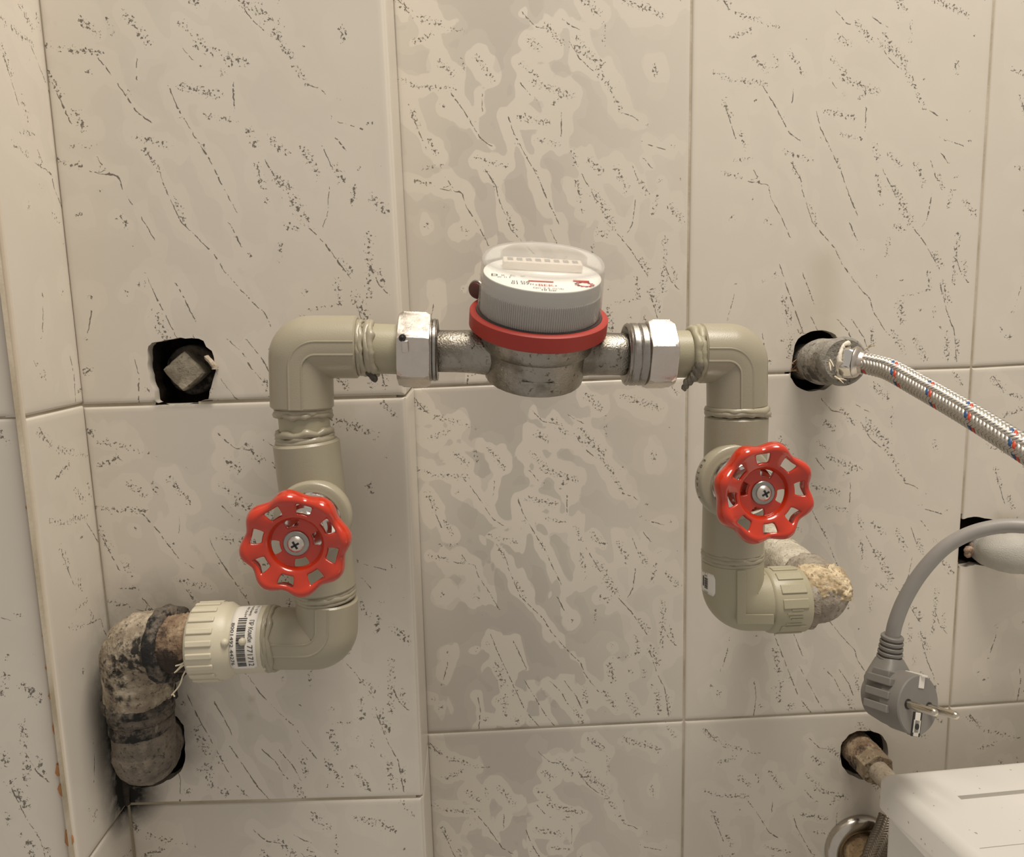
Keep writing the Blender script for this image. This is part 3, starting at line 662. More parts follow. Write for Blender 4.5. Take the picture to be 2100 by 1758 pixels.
# sticker wrapped on the adapter
RS = RB+.00035
def wrap(x, ang, lift=0): return o+axl*x+(N*math.cos(ang)+Z*math.sin(ang))*(RS+lift)
x0s, x1s = .0035, .0172; a0, a1 = math.radians(100), math.radians(-33)
rows = []
for i in range(7):
    x = x0s+(x1s-x0s)*i/6; inset = math.radians(4) if i in (0, 6) else 0
    rows.append([wrap(x, a0-inset+(a1-a0+2*inset)*k/30) for k in range(31)])
mb = MB(); 
for r_ in rows: mb.v += r_
for i in range(6):
    for k in range(30): mb.f.append((i*31+k, i*31+k+1, (i+1)*31+k+1, (i+1)*31+k))
st = mb.build('sticker', M['paper'], t); mo = st.modifiers.new('thick', 'SOLIDIFY'); mo.thickness = .0003
tx = MB()
def onst(x0, ang0): return lambda u, v: wrap(x0-v, ang0-u/RS, .00022)
addtext(tx, 'ПР Комби', .0036, onst(.0076, math.radians(56)), .0120)
addtext(tx, '771712', .0042, onst(.0078, math.radians(14)), .0125)
addtext(tx, '8001492 44276', .0026, onst(.0168, math.radians(52)), .0235)
addtext(tx, 'Муфта ВР', .0020, onst(.0062, math.radians(94)), .008)
addtext(tx, 'комбинир.', .0019, onst(.0086, math.radians(94)), .010)
addtext(tx, 'PPR 25x3/4', .0018, onst(.0110, math.radians(90)), .009)
random.seed(5); ang = math.radians(60)
while ang > math.radians(-26):
    w = random.choice((.8, .8, 1.4, 2.0))*.00042/RS; b = len(tx.v)
    for a in (ang, ang-w): tx.v += [wrap(.0090, a, .00022), wrap(.0136, a, .00022)]
    tx.f.append((b, b+1, b+3, b+2)); ang -= w+random.choice((.7, 1.0, 1.6))*.00042/RS
tx.build('barcode_print', M['ink'], st, smooth=False, fix=False)

# flax fibres hanging by the collar
t = thing('flax_strands', 'loose pale flax fibres hanging from the joint beside the rusty nipple', 'fibre', U(392,1330,A-.015))
for pts in (((394,1300),(391,1335),(384,1352),(372,1362),(360,1366)), ((396,1310),(390,1345),(378,1358),(364,1374),(358,1380)), ((400,1350),(388,1366),(376,1384),(368,1406),(352,1426)), ((352,1426),(355,1424),(358,1429)), ((398,1345),(386,1358),(372,1368),(361,1378)), ((395,1290),(388,1318),(392,1340),(384,1356))):
    MB().tube(cr([U(x, y, A-.016) for x, y in pts], 6), .00042, 6).build('fibre', M['hemp'], t)

# old iron fittings lower left
t = thing('iron_nipple', 'short rusty iron nipple between the old left elbow and cream adapter', 'pipe', U(375,1318,A))
MB().lathe(U(412,1314,A), U(340,1322,A)-U(412,1314,A), [(0, .0150), (.002, .0155)]+[(.003+.0011*k, .0152+.0006*(k % 2)) for k in range(12)]+[(.0185, .0155)], 64).rough(.0007, 220, 2).build('tube', M['rust'], t, ang=80)
t = thing('iron_elbow', 'old limescaled iron pipe elbow at lower left bending down', 'pipe elbow', U(290,1325,A), 'old iron elbows')
A2 = -.086
Oa, Oc, Ob = U(352,1321,-.095), U(280,1325,-.090), U(286,1432,A2)
p = bend(Oa, Oc, Ob, .0085, 14); P2 = [p[0]]+cr(p[1:], 3); RR = .0187
MB().tube(P2, [RR]*len(P2), 64).rough(.0010, 130, 1).build('body', M['iron'], t, ang=80)
MB().lathe(U(362,1320,-.096), Oc-Oa, [(0, .0165), (.0006, .0205), (.0062, .0212), (.0075, .0195), (.009, .017)], 64).rough(.0011, 190, 6).build('end_band', M['irondark'], t, ang=80)
MB().lathe(U(286,1438,A2), Ob-Oc, [(-.006, .0175), (-.004, .0196), (.0000, .0196), (.0010, .017)], 64).rough(.0010, 190, 9).build('end_band', M['irondark'], t, ang=80)
t = thing('street_elbow', 'sooty iron street elbow entering the wall hole below the old left elbow', 'pipe elbow', U(297,1555,A), 'old iron elbows')
sa = U(287,1430,A2); sc_ = U(299,1556,A2); sb = Vector((sc_.x-.010, -.02, sc_.z-.006))
p = bend(sa, sc_, sb, .010, 14); P2 = []
for i in range(len(p)-1):
    for k in range(4): P2.append(p[i]+(p[i+1]-p[i])*(k/4))
P2.append(p[-1]); MB().tube(P2, [(.0165+.0010*min(1, i/12))*(1 if i < len(P2)-8 else .93) for i in range(len(P2))], 64).rough(.0007, 160, 3).build('body', M['ironmid'], t, ang=80)
for yy, rr in ((1452, .0178), (1480, .0172)):
    c = U(288+(yy-1440)*.08, yy, A2); d = (sc_-sa)
    MB().lathe(c, d, [(-.0042, rr-.002), (-.0034, rr), (.0034, rr), (.0042, rr-.002)], 56).rough(.0010, 260, yy).build('thread_ring', M['irondark'], t, ang=80)

# square plug in the upper left hole
t = thing('pipe_plug', 'old square-headed iron pipe plug in the ragged hole at left', 'plug', U(375,760,B_))
pc = Vector((U(376,762,B_+.004).x, B_+.004, U(376,762,B_+.004).z)); s = mm(pc, 41)
e1, e2 = (X*.78+Z*.62).normalized(), (X*-.62+Z*.78).normalized()
mb = MB(); rings = []
for d, k in ((.028, .98), (.004, 1.0), (.0010, 1.0), (0, .90), (-.0002, .0001)):
    ring = []
    for q in range(32):
        a = 2*math.pi*q/32+math.pi/4; r = s*.735/max(abs(math.cos(a)), abs(math.sin(a))); r = min(r, s*.99)
        ring.append(pc+(e1*math.cos(a)+e2*math.sin(a))*r*k-N*d)
    rings.append(ring)
mb.rings(rings).rough(.0005, 240, 4).build('square_head', iron('grey_plug_iron', (.36, .32, .24), (.22, .19, .14), (.08, .065, .05), 8, .62), t, ang=40)
MB().lathe(pc-N*.013, -N, [(0, .0125), (.0005, .0142), (.004, .0150), (.03, .0150)], 40).rough(.0006, 200, 5).build('shoulder', M['irondark'], t, ang=80)
mb = MB().tube(cr([U(424,733,B_+.001), U(433,742,B_-.001), U(440,752,B_-.001), U(441,757,B_-.001)], 4), [.0016]*12+[.0019], 8); mb.rough(.0006, 400, 2).build('plaster_crumb', M['plaster'], left)

# ---------------------------------------------------------------- water meter
Mc = U(1098,723,A)
ma = Vector((.072, -math.sin(math.radians(20)), math.cos(math.radians(20)))).normalized()
t = thing('water_meter', 'round water meter with clear cap and red ring on a cast metal body', 'water meter', Mc)
tl, tr = U(896,720,A), U(1284,727,A); txax = (tr-tl).normalized()
mex = (txax-ma*txax.dot(ma)).normalized()
def mp(tt): return Mc+ma*tt
MB().lathe(mp(0), ma, [(-.0150, .004), (-.0150, .0245), (-.0140, .0262), (-.0115, .0270), (-.002, .0272), (.003, .0276), (.0042, .0288), (.0058, .0297), (.0085, .0302), (.0165, .0306), (.0165, .020)], 80).rough(.00022, 300, 2).build('meter_body', M['cast'], t, ang=32)
for nm, s0 in (('inlet_tube', tl), ('outlet_tube', tr)):
    d = (Mc-s0); L = d.length; r0 = mm(s0, 43)
    e_ = MB().lathe(s0, d, [(0, r0*.98), (.001, r0), (.010, r0), (.020, r0*1.04), (.028, r0*1.14), (L*.78, r0*1.38), (L, r0*1.4)], 56); e_.rough(.00018, 350, 4).build(nm, M['cast'], t, ang=50)
MB().box(mp(-.0060)-ma.cross(mex)*-.0 + (N-ma*N.dot(ma)).normalized()*.0270, (mex, ma, mex.cross(ma)), (.009, .0008, .0002)).build('cast_mark', M['cast'], t, bevel=.0004)
RG = .0362
MB().lathe(mp(0), ma, [(.0142, .031), (.0138, RG-.0012), (.0148, RG), (.0222, RG), (.0230, RG-.0012), (.0230, .0330), (.0200, .0328)], 96).build('locking_ring', M['ring'], t, ang=35)
MB().lathe(mp(0), ma, [(.0205, .0329), (.0226, .0332), (.0226, .030)], 72).build('gasket', M['black'], t)
RC, RT_ = .0322, .0312; T0, T1 = .0222, .0525
cap = MB().lathe(mp(0), ma, [(T0, RC+.0006), (T0+.0012, RC+.0006), (T0+.0018, RC), (.0395, RC-.0006), (.0408, RC-.00065), (T1-.0045, RT_), (T1-.0022, RT_-.0004), (T1-.0006, RT_-.0016), (T1, RT_-.0040), (T1+.0002, .016), (T1+.0002, .0003)], 96).build('cap', M['clear'], t, ang=40)
TD0 = .040
mk = cap.data.attributes.new('milky', 'FLOAT', 'POINT')
for i, v in enumerate(cap.data.vertices):
    tt = (v.co+ORG['water_meter']-Mc).dot(ma); mk.data[i].value = .46 if tt > T1-.0012 else (.72 if tt > T1-.003 else (.22 if tt < T0+.0016 else (.14 if tt < TD0 else .03)))
TD = .0432; RD = .0300
# ribbed drum under the dial
nr = 656; mb = MB(); rings = []
for tt, amp in ((T0+.0008, 0), (T0+.001, .00016), (TD-.0080, .00016), (TD-.0076, 0), (TD-.0005, -.0001), (TD-.0005, -.02)):
    rings.append([(tt, amp)])
mb.lathe(mp(0), ma, [(a[0][0], RD+(a[0][1] if a[0][1] < 0 else 0)) for a in rings], nr, rf=lambda a, tt, r: r+(.0008 if int(round(a/(2*math.pi)*nr)) % 4 < 2 else 0)*(1 if T0+.0009 < tt < TD-.0078 else 0))
mb.build('register_drum', M['drum'], t, ang=25)
dial = MB().lathe(mp(TD-.0006), ma, [(0, RD), (.0005, RD), (.0006, RD-.0004), (.0006, .0003)], 80).build('dial', M['dial'], t)
# face basis: my points to the viewer along the dial
my = -(ma.cross(mex)).normalized()
if my.dot(N) < 0: my = -my
def dp(x, y, h=.0002): return mp(TD+h)+mex*x+my*y        # y towards the viewer
mb = MB().box(dp(.0005, -.0085, .0022), (mex, my, ma), (.0205, .0046, .0022)); mb.build('counter_window', plastic('ivory_counter_frame', (.80, .70, .60), .5), dial, bevel=.0006)
for k in range(8): MB().box(dp(.0005-.0168+.0048*k, -.0085, .0045), (mex, my, ma), (.0014, .0021, .0002)).build('digit', M['digit'], dial, smooth=False)
pr_ = MB(); rd_ = MB()
def od(x, y): return lambda u, v: dp(x+u, y-v, .00035)
addtext(pr_, '10 bar', .0030, od(-.0032, .0282), .0080)
addtext(pr_, 'Qn 2.5 m³/h', .0022, od(-.0068, .0252), .0150)
addtext(pr_, 'D', .0050, od(-.0265, .0085)); addtext(pr_, 'w n f', .0026, od(-.0235, .0105), .007); addtext(pr_, 'x  C  o', .0028, od(-.0215, .0075), .012)
addtext(pr_, '01 DA', .0032, od(-.0165, .0170), .009); addtext(pr_, '01.07n', .0032, od(-.0170, .0200), .011)
for x, y, w, h in ((-.002, .0142, .0062, .0005), (.0185, .0105, .0040, .0009)):
    rd_.box(dp(x, y, .0004), (mex, my, ma), (w, h, .0001))
addtext(rd_, '•BEK•', .0040, od(-.0055, .0212), .0110)
for q in range(26):
    a0_ = 2*math.pi*q/26
    if q % 2 == 0:
        p0 = (.0195+.0044*math.cos(a0_), .0158+.0034*math.sin(a0_)); (pr_ if q % 4 else rd_).box(dp(p0[0], p0[1], .0004), (mex, my, ma), (.0006, .0003, .0001))
rd_.torus(dp(.0195, .0158, .0004), ma, .0033, .0002, 24, 4)
pr_.build('dial_print', M['ink'], dial, smooth=False, fix=False); rd_.build('dial_print', M['inkred'], dial, smooth=False, fix=False)['label'] = 'red dial print'
# hinge lug behind the ring
hc = mp(.0285)-mex*.0312-my*.016
MB().lathe(hc, (mex*-.6+my*.8), [(0, .0035), (.0004, .0042), (.004, .0042), (.0044, .0036)], 28).build('hinge_lug', plastic('dark_red_lug', (.10, .03, .022), .5), t)
MB().torus(hc+(mex*-.6+my*.8).normalized()*.0022, (mex*-.6+my*.8), .0045, .0007, 28, 8).build('hinge_ring', M['steel'], t)

# ---------------------------------------------------------------- right branch
p = thing('plastic_pipe', 'short horizontal grey plastic pipe between right nut and upper right elbow', 'pipe', U(1400,727,A), 'short grey plastic pipe pieces')
MB().tube([U(1370,727,A), U(1436,726,A)], mm(U(1400,727,A), 48.5), 48).build('tube', M['ppr2'], p)
Ra, Rc_, Rb_ = U(1433,725,A), U(1511,725,A), U(1511,834,A)
e = elbow('pipe_elbow', 'upper right grey plastic pipe elbow turning down from the right nut', Ra, Rc_, Rb_, mm(Rc_, 61))
ringbead(e, U(1424,726,A), X, mm(Ra, 50), .0023, 31, 2, .0026, 'ppr2')
mb = MB()
for k, (x, y) in enumerate(((1421,745),(1417,757),(1412,768),(1406,776),(1399,784),(1397,791))): mb.sphere(U(x, y, A)+N*(.0125-.0012*k), .0030-.00028*k, 12, 8, (1, 1, 1.5))
mb.rough(.0006, 480, 5).build('melted_lump', plastic('smeared_plastic', (.16, .14, .105), .45, .6, 600), e)
ringbead(e, U(1511,841,A), Rb_-Rc_, mm(Rb_, 58), .0019, 35, 2, .0018)
p = thing('plastic_pipe', 'thin gap of plastic pipe between upper right elbow and right valve', 'pipe', U(1511,846,A), 'short grey plastic pipe pieces')
MB().tube([U(1511,830,A), U(1511,860,A)], mm(U(1511,846,A), 52), 48).build('tube', M['ppr2'], p)
vb = Uz(1512,991,.402); vw = Uz(1568,1012,.371)
t, rax, rex, rey = valve('right red handwheel stop valve on the upright grey plastic riser', U(1510,852,A), U(1502,1131,A), .0170, vb, vw, .0251, math.radians(75), True)
tx = MB()
for k in range(7):
    a = math.radians(148+k*9.5); d = rex*math.cos(a)+rey*math.sin(a); g = rax.cross(d); Rb = mm(vb, 79)
    s_ = '30(c<~'[k] if k < 6 else ')'; addtext(tx, s_, .0042, (lambda a: lambda u, v: vb-rax*(.0035+.0022-v)+(rex*math.cos(a-u/Rb)+rey*math.sin(a-u/Rb))*(Rb+.0002))(a))
tx.build('moulded_print', M['ink'], t, smooth=False, fix=False)
ringbead(t, U(1502,1137,A), Z, .0158, .0016, 41, 3, .0020)
# lower right elbow with threaded collar
t = thing('pipe_elbow', 'lower right yellow grey plastic elbow with ribbed threaded collar', 'pipe elbow', U(1502,1229,A))
a_, c_, b_ = U(1502,1145,A), U(1502,1231,A), U(1580,1231,A); RE = .0171
p = bend(a_, c_, b_, RE*.55, 14); MB().tube([a_, a_+(c_-a_).normalized()*.001]+p[1:], [RE-.001, RE]+[RE]*(len(p)-1), 56).build('body', M['ppr2'], t)
mb = MB().prism([U(x, y, A)+N*(RE-.0012) for x, y in ((1489,1150), (1507,1150), (1507,1236), (1562,1236), (1562,1256), (1489,1256))], N*.0018)
mb.build('raised_band', M['ppr2'], t, bevel=.0004)
mb = MB().prism([U(1506,1170,A)+N*.010, U(1564,1170,A)+N*.004, U(1564,1240,A)+N*.012, U(1510,1240,A)+N*.0135], -N*.008); mb.build('web', M['ppr2'], t, bevel=.0006)
o = U(1565,1232,A); axr = X; LC = (U(1642,1232,A)-o).length; RK = .0183
MB().lathe(o, axr, [(-.001, RK-.003), (.0006, RK-.0006), (.002, RK), (LC-.0014, RK), (LC-.0002, RK-.0008), (LC, RK-.0045)], 72).build('collar', M['ppr2'], t, ang=50)
for k in range(14):
    a = math.radians(14+25.7*k); d = N*math.cos(a)+Z*math.sin(a); g = X.cross(d)
    if math.radians(-30) < (a if a < math.pi else a-2*math.pi) < math.radians(13): continue
    MB().box(o+axr*(LC*.52)+d*(RK), (X, g, d), (.0072, .0027, .0006)).build('rib', M['ppr2'], t, bevel=.0005)
for k, a in enumerate((14, 9, 4, -3, -9, -14, -24)):
    a = math.radians(a); d = N*math.cos(a)+Z*math.sin(a); g = X.cross(d)
    MB().box(o+axr*(LC*.50+.0006*(k % 3))+d*RK, (X*math.cos(.15)+g*math.sin(.15)*(1 if k < 2 else 0), g, d), (.0045-.0006*(k % 3), .0005, .0004)).build('cut_rib', M['ppr2'], t)
# sticker on the left flank
def wr(a, z, lift=.0003): return Vector((c_.x, A, z))+(N*math.cos(a)-X*math.sin(a))*(RE+lift)
zt, zb_ = U(1450,1165,A).z, U(1450,1208,A).z; mb = MB()
for i in range(6):
    for k in range(17):
        a = math.radians(52+k*4.2); ins = .0012 if (i in (0, 5) and k == 0) else 0
        mb.v.append(wr(a+(.03 if i in (0, 5) and k == 0 else 0), zt+(zb_-zt)*i/5+(-ins if i == 0 else ins if i == 5 else 0)+.0016*(1-k/16)*-.6))
for i in range(5):
    for k in range(16): mb.f.append((i*17+k, i*17+k+1, (i+1)*17+k+1, (i+1)*17+k))
st = mb.build('sticker', M['paper'], t); mo = st.modifiers.new('thick', 'SOLIDIFY'); mo.thickness = .0003
tx = MB()
def quad(a0, a1, z0, z1):
    b = len(tx.v); tx.v.extend([wr(math.radians(a0), z0, .0006), wr(math.radians(a1), z0, .0006), wr(math.radians(a1), z1, .0006), wr(math.radians(a0), z1, .0006)]); tx.f.append((b, b+1, b+2, b+3))
zz = zt-.0022
for k in range(9): quad(70, 80, zz-.0020-.0007*k, zz-.0020-.0007*k-(.0004 if k % 2 else .0005))
quad(83, 87, zz-.0015, zz-.0075)
addtext(tx, 'RM', .0018, lambda u, v: wr(math.radians(80)-u/RE, zz-.0014+v, .0006)); addtext(tx, '1231', .0018, lambda u, v: wr(math.radians(82)-u/RE, zz-.0108+v, .0006), .0038)
tx.build('barcode_print', M['ink'], st, smooth=False, fix=False)

# old iron elbow and wall pipe on the right
t = thing('iron_elbow', 'old crusted iron elbow behind the right red handwheel', 'pipe elbow', U(1692,1214,A), 'old iron elbows')
pa, pc_ = U(1641,1229,A), U(1690,1216,A); pb = Vector((pc_.x, A+.021, pc_.z))
p = bend(pa, pc_, pb, .0075, 14); P2 = []
for i in range(len(p)-1):
    for k in range(3): P2.append(p[i]+(p[i+1]-p[i])*(k/3))
P2.append(p[-1]); MB().tube(P2, [.0153+.0008*min(1, i/10) for i in range(len(P2))], 64).rough(.0006, 200, 7).build('body', M['warmfit'], t, ang=80)
MB().lathe(U(1638,1230,A), X, [(0, .013), (.0004, .0165), (.0050, .0168), (.0062, .0155)], 56).rough(.0008, 260, 3).build('end_band', M['warmfit'], t, ang=80)
MB().lathe(pb, -N*-1, [(-.004, .0150), (-.003, .0162), (.003, .0162), (.004, .0150)], 56).rough(.0007, 240, 5).build('end_band', M['warmfit'], t, ang=80)
mb = MB()
for i in range(61):
    for j in range(51):
        u, v = (i/60-.5)*2, (j/50-.5)*2; c = pc_+X*(u*.0145-.001)+Vector((0, .003, 0)); a = math.radians(42)+v*math.radians(50)
        r = .0158*(math.sqrt(max(0.05, 1-(max(0, u-.1)**2)*.75))) + .0022*(1-max(abs(u), abs(v))**3)+.0014*mnoise.noise(Vector((u*4, v*4, 3)))+.0011*mnoise.noise(Vector((u*11, v*11, 8)))
        if max(abs(u), abs(v)) > .97: r -= .004
        mb.v.append(c+(N*math.cos(a)+Z*math.sin(a))*r)
for i in range(60):
    for j in range(50): mb.f.append((i*51+j, (i+1)*51+j, (i+1)*51+j+1, i*51+j+1))
mb.build('limescale_crust', M['crust'], t, ang=80)
t = thing('wall_pipe', 'pale painted iron pipe running back to the wall behind the right valve', 'pipe', pb)
P2 = [pb+(Vector((U(1546,1103,.03).x, .03, U(1546,1103,.03).z))-pb)*(k/24) for k in range(25)]
MB().tube([pb+(Vector((pb.x+.001, .03, pb.z+.004))-pb)*(k/24) for k in range(25)], .0140, 48).rough(.0004, 180, 11).build('tube', M['oldpaint'], t, ang=80)
mb = MB().torus(Vector((pb.x+.001, -.0008, pb.z+.0035)), N, .0148, .0028, 64, 10, .8, .0004, 3)
mb.rough(.0008, 400, 3).build('plaster_patch', M['oldpaint'], t, ang=80)
t = thing('black_thread_end', 'tiny black thread end sticking from the right collar', 'fibre', U(1640,1280,A))
MB().tube(cr([U(1645,1268,A-.004), U(1648,1276,A-.006), U(1642,1282,A-.007), U(1637,1283,A-.008)], 5), .0009, 7).build('strand', M['black'], t)

# ---------------------------------------------------------------- braided hose, upper right
def braid(parent, path, R, carriers, pitch, coloured=True, w=.00085, matn='braid'):
    # path: dense points; woven flat strands in two directions
    L = [0.0]
    for a, b in zip(path[:-1], path[1:]): L.append(L[-1]+(b-a).length)
    T = [((path[min(i+1, len(path)-1)]-path[max(i-1, 0)]).normalized()) for i in range(len(path))]
    E = []; e = perp(T[0])
    for i in range(len(path)):
        e = (e-T[i]*e.dot(T[i])).normalized(); E.append(e)
    def at(s):
        i = int(np.searchsorted(L, s, 'right'))-1; i = max(0, min(len(path)-2, i)); k = (s-L[i])/(L[i+1]-L[i])
        return path[i].lerp(path[i+1], k), T[i].lerp(T[i+1], k).normalized(), E[i].lerp(E[i+1], k).normalized()
    out = {'steel': MB(), 'red': MB(), 'blue': MB()}; n = int(L[-1]/pitch*carriers*7.0)
    for fam in (1, -1):
        for c in range(carriers):
            key = 'steel'
            if coloured and fam == 1 and c in (0,): key = 'red'
            if coloured and fam == 1 and c in (1,): key = 'blue'
            mb = out[key]; b = len(mb.v)
            for i in range(n+1):
                s = L[-1]*i/n; p, tt, e = at(s); g = tt.cross(e)
                th = 2*math.pi*(c/carriers+fam*s/pitch); d = e*math.cos(th)+g*math.sin(th); tan = (-e*math.sin(th)+g*math.cos(th))
                dirn = (tt*(1/math.sqrt(1+(2*math.pi*R/pitch)**2))+tan*(fam*2*math.pi*R/pitch/math.sqrt(1+(2*math.pi*R/pitch)**2)))
                sd = d.cross(dirn).normalized()
                lift = fam*.00036*math.cos(math.pi*carriers*s/pitch+fam*math.pi*c-math.pi/4)
                q = p+d*(R+lift)
                mb.v += [q-sd*w-d*.00022, q-sd*w*.55+d*.00020, q+sd*w*.55+d*.00020, q+sd*w-d*.00022]
            for i in range(n):
                for k in range(3): mb.f.append((b+i*4+k, b+i*4+k+1, b+i*4+k+5, b+i*4+k+4))
    o = out['steel'].build('steel_braid', M['braid'], parent, ang=60, fix=False); o['kind'] = 'stuff'
    if coloured:
        o = out['red'].build('red_strand', M['bred'], parent, ang=60, fix=False); o['label'] = 'red braid strand'
        o = out['blue'].build('blue_strand', M['bblue'], parent, ang=60, fix=False); o['label'] = 'blue braid strand'
M['braid'] = metal('steel_braid_wire', (.52, .49, .44), .45, .15, 400)
M['bred'] = plastic('red_braid', (.50, .06, .025), .35); M['bblue'] = plastic('blue_braid', (.025, .075, .19), .35)
t = thing('socket_fitting', 'grey zinc socket fitting in the ragged wall hole at right', 'pipe fitting', U(1672,738,0))
s0 = U(1664,742,.03); rim = Uz(1733,741,zof(U(1733,741,-.040))); axs = (rim-U(1672,742,.0)).normalized()
MB().lathe(rim, -axs, [(.0, .0115), (-.0006, .0135), (.0006, .0150), (.0026, .0156), (.0042, .0152), (.0050, .0146), (.022, .0150), (.030, .0155), (.034, .0150), (.042, .0128), (.060, .0125)], 64).rough(.0003, 160, 3).build('body', M['greyfit'], t, ang=50)
mb = MB()
for k in range(22):
    r = random.Random(k); a = r.uniform(-.6, .9); c = U(1633+r.uniform(-6, 12), 745+r.uniform(-22, 22), .001)
    mb.tube(cr([c+Vector((r.uniform(-.003, .003), r.uniform(-.004, .001), r.uniform(-.003, .003))) for q in range(4)], 4), .00038, 5)
fb = mb.build('old_packing', plastic('brown_hemp', (.22, .13, .07), .9, .4, 300), t); fb['kind'] = 'stuff'
t = thing('flexible_hose', 'steel braided flexible hose with red and blue strands at upper right', 'hose', rim)
hp = [Uz(1766,744,.468), Uz(1796,750,.461), Uz(1828,760,.452), Uz(1889,794,.434), Uz(1951,829,.415), Uz(2013,866,.398), Uz(2075,905,.383), Uz(2140,948,.369), Uz(2200,990,.356), Uz(2290,1062,.342), Uz(2420,1175,.326)]
path = cr(hp, 10); RH = .0061
MB().tube(path, RH-.0007, 28).build('core', M['black'], t)
braid(t, path, RH, 12, .0275, True, .00092)
h0 = rim+axs*.0005; hd = (hp[0]-rim).normalized(); Lh = (hp[0]-rim).length
mb = MB(); nut(mb, rim-hd*.002, hd, .0085, .0108, .3, .93, 72, .0016); mb.build('hex_nut', M['chrome'], t, ang=20, bevel=.0003)
MB().lathe(rim+hd*.0068, hd, [(0, .0098), (.0012, .0092), (.0020, .0080), (.0026, .0074), (Lh-.0068+.002, .0070), (Lh-.0068+.0024, .0060)], 48).build('ferrule', M['nickel'], t, ang=30)
mb = MB()
mb.torus(rim-hd*.0006, hd, .0112, .0009, 72, 8, 1.1, .0011, 5)
mb.rough(.0007, 600, 2).build('sealing_tape', plastic('white_thread_tape', (.68, .62, .52), .7, .1), t, ang=80)
for (x, y), (x2, y2) in (((1775,716),(1796,707)), ((1778,714),(1790,705)), ((1702,738),(1710,752)), ((1701,743),(1704,760)), ((1712,772),(1730,786)), ((1715,776),(1736,780))):
    MB().tube([Uz(x, y, .458), Uz((x+x2)/2, (y+y2)/2-1, .455), Uz(x2, y2, .452)], [.0005, .0004, .0002], 6).build('tape_shred', M['hemp'], t)

# ---------------------------------------------------------------- grey painted pipe at the right edge
t = thing('grey_wall_pipe', 'thick grey painted pipe leaving the rectangular wall hole at right', 'pipe', U(2040,1130,-.01))
gp = cr([U(2006,1120,.03), U(2018,1126,.006), U(2036,1131,-.006), U(2062,1134,-.017), U(2110,1137,-.021), U(2180,1142,-.024), U(2420,1150,-.026)], 8)
MB().tube(gp, [.0085+.0055*min(1, i/26) for i in range(len(gp))], 48).rough(.0005, 130, 2).build('tube', M['paintpipe'], t, ang=80)
mb = MB()
for k in range(18):
    r = random.Random(k+50); mb.sphere(U(1992+r.uniform(-10, 16), 1126+r.uniform(-9, 12), .001+r.uniform(-.003, .004)), r.uniform(.0012, .003), 9, 6)
mb.rough(.0009, 500, 4).build('plaster_lump', iron('pinkish_plaster', (.42, .31, .23), (.25, .16, .11), (.07, .05, .035), 9, .6), t, ang=80)['kind'] = 'stuff'

# ---------------------------------------------------------------- power plug and cable
pn = (RT*.42+UP*.05-FW*.905).normalized(); pt0 = RT*.27+UP*.96; ptv = (pt0-pn*pt0.dot(pn)).normalized(); ps = ptv.cross(pn); 
if ps.dot(RT) < 0: ps = -ps
pf = Uz(1884,1447,.458); RP = .0181
t = thing('power_plug', 'grey angled two pin power plug dangling on its cable above the white appliance', 'plug', pf)
def sq(k): return lambda a, tt, r: r
MB().lathe(pf, -pn, [(0, .0001), (0, RP-.0007), (.0007, RP), (.013, RP), (.0135, RP-.0006), (.0200, RP-.0012), (.0290, .0150), (.0325, .0112), (.0330, .0001)], 64, e1=ptv).build('body', M['plug'], t, ang=30)
nk0 = pf-pn*.021+ptv*.004; nk1 = Uz(1824,1350,.481); nk2 = Uz(1830,1306,.479)
mb = MB(); ax_ = (nk1-nk0); L = ax_.length; a_n = ax_.normalized()
g1 = (pn-a_n*pn.dot(a_n)).normalized(); g2 = a_n.cross(g1); rings = []
for k, hw, hd_ in ((0, .0155, .0105), (.35, .0150, .0110), (.6, .0118, .0100), (.85, .0085, .0085), (1.0, .0070, .0072)):
    rings.append([nk0+ax_*k+(g2*(hw*math.copysign(abs(math.cos(q))**.6, math.cos(q)))+g1*(hd_*math.copysign(abs(math.sin(q))**.6, math.sin(q)))) for q in [2*math.pi*i/32 for i in range(32)]])
mb.rings(rings).build('neck', M['plug'], t, ang=40)
for sgn, off in ((-1, .002), (-1, .010), (-1, -.006)):
    MB().box(pf-pn*.0150+ps*(-RP*.93)+ptv*off, (pn, ptv, ps), (.0085, .0024, .0022)).build('grip_rib', M['plug'], t, bevel=.0006)
MB().box(pf-pn*.0175+ptv*.0135-ps*.006, (pn, ps, ptv), (.0060, .0085, .0026)).build('grip_rib', M['plug'], t, bevel=.0006)
sd_ = (nk2-nk1); L = sd_.length
MB().tube([nk1-sd_*.1, nk2], [.0060, .0052], 28).build('strain_relief', M['plug'], t)
for k in range(5):
    c = nk1+sd_*(.03+.235*k); r = .0076-.00022*k
    MB().lathe(c, sd_, [(-.0012, r-.0018), (-.0011, r-.0004), (-.0007, r), (.0007, r), (.0011, r-.0004), (.0012, r-.0018)], 36).build('relief_ring', M['plug'], t)
for s_ in (-1, 1):
    q = pf+ps*(s_*.0095)-ptv*.0002
    MB().lathe(q+pn*.0001, pn, [(0, .0016), (0, .0031), (.00015, .0031), (.00015, .0016)], 28).build('pin_socket', M['black'], t)
    MB().lathe(q, pn, [(0, .0023), (.0168, .0023), (.0182, .0019), (.0190, .0009), (.0191, .0001)], 28).build('pin', M['pin'], t, ang=60)['label'] = 'nickel contact pin'
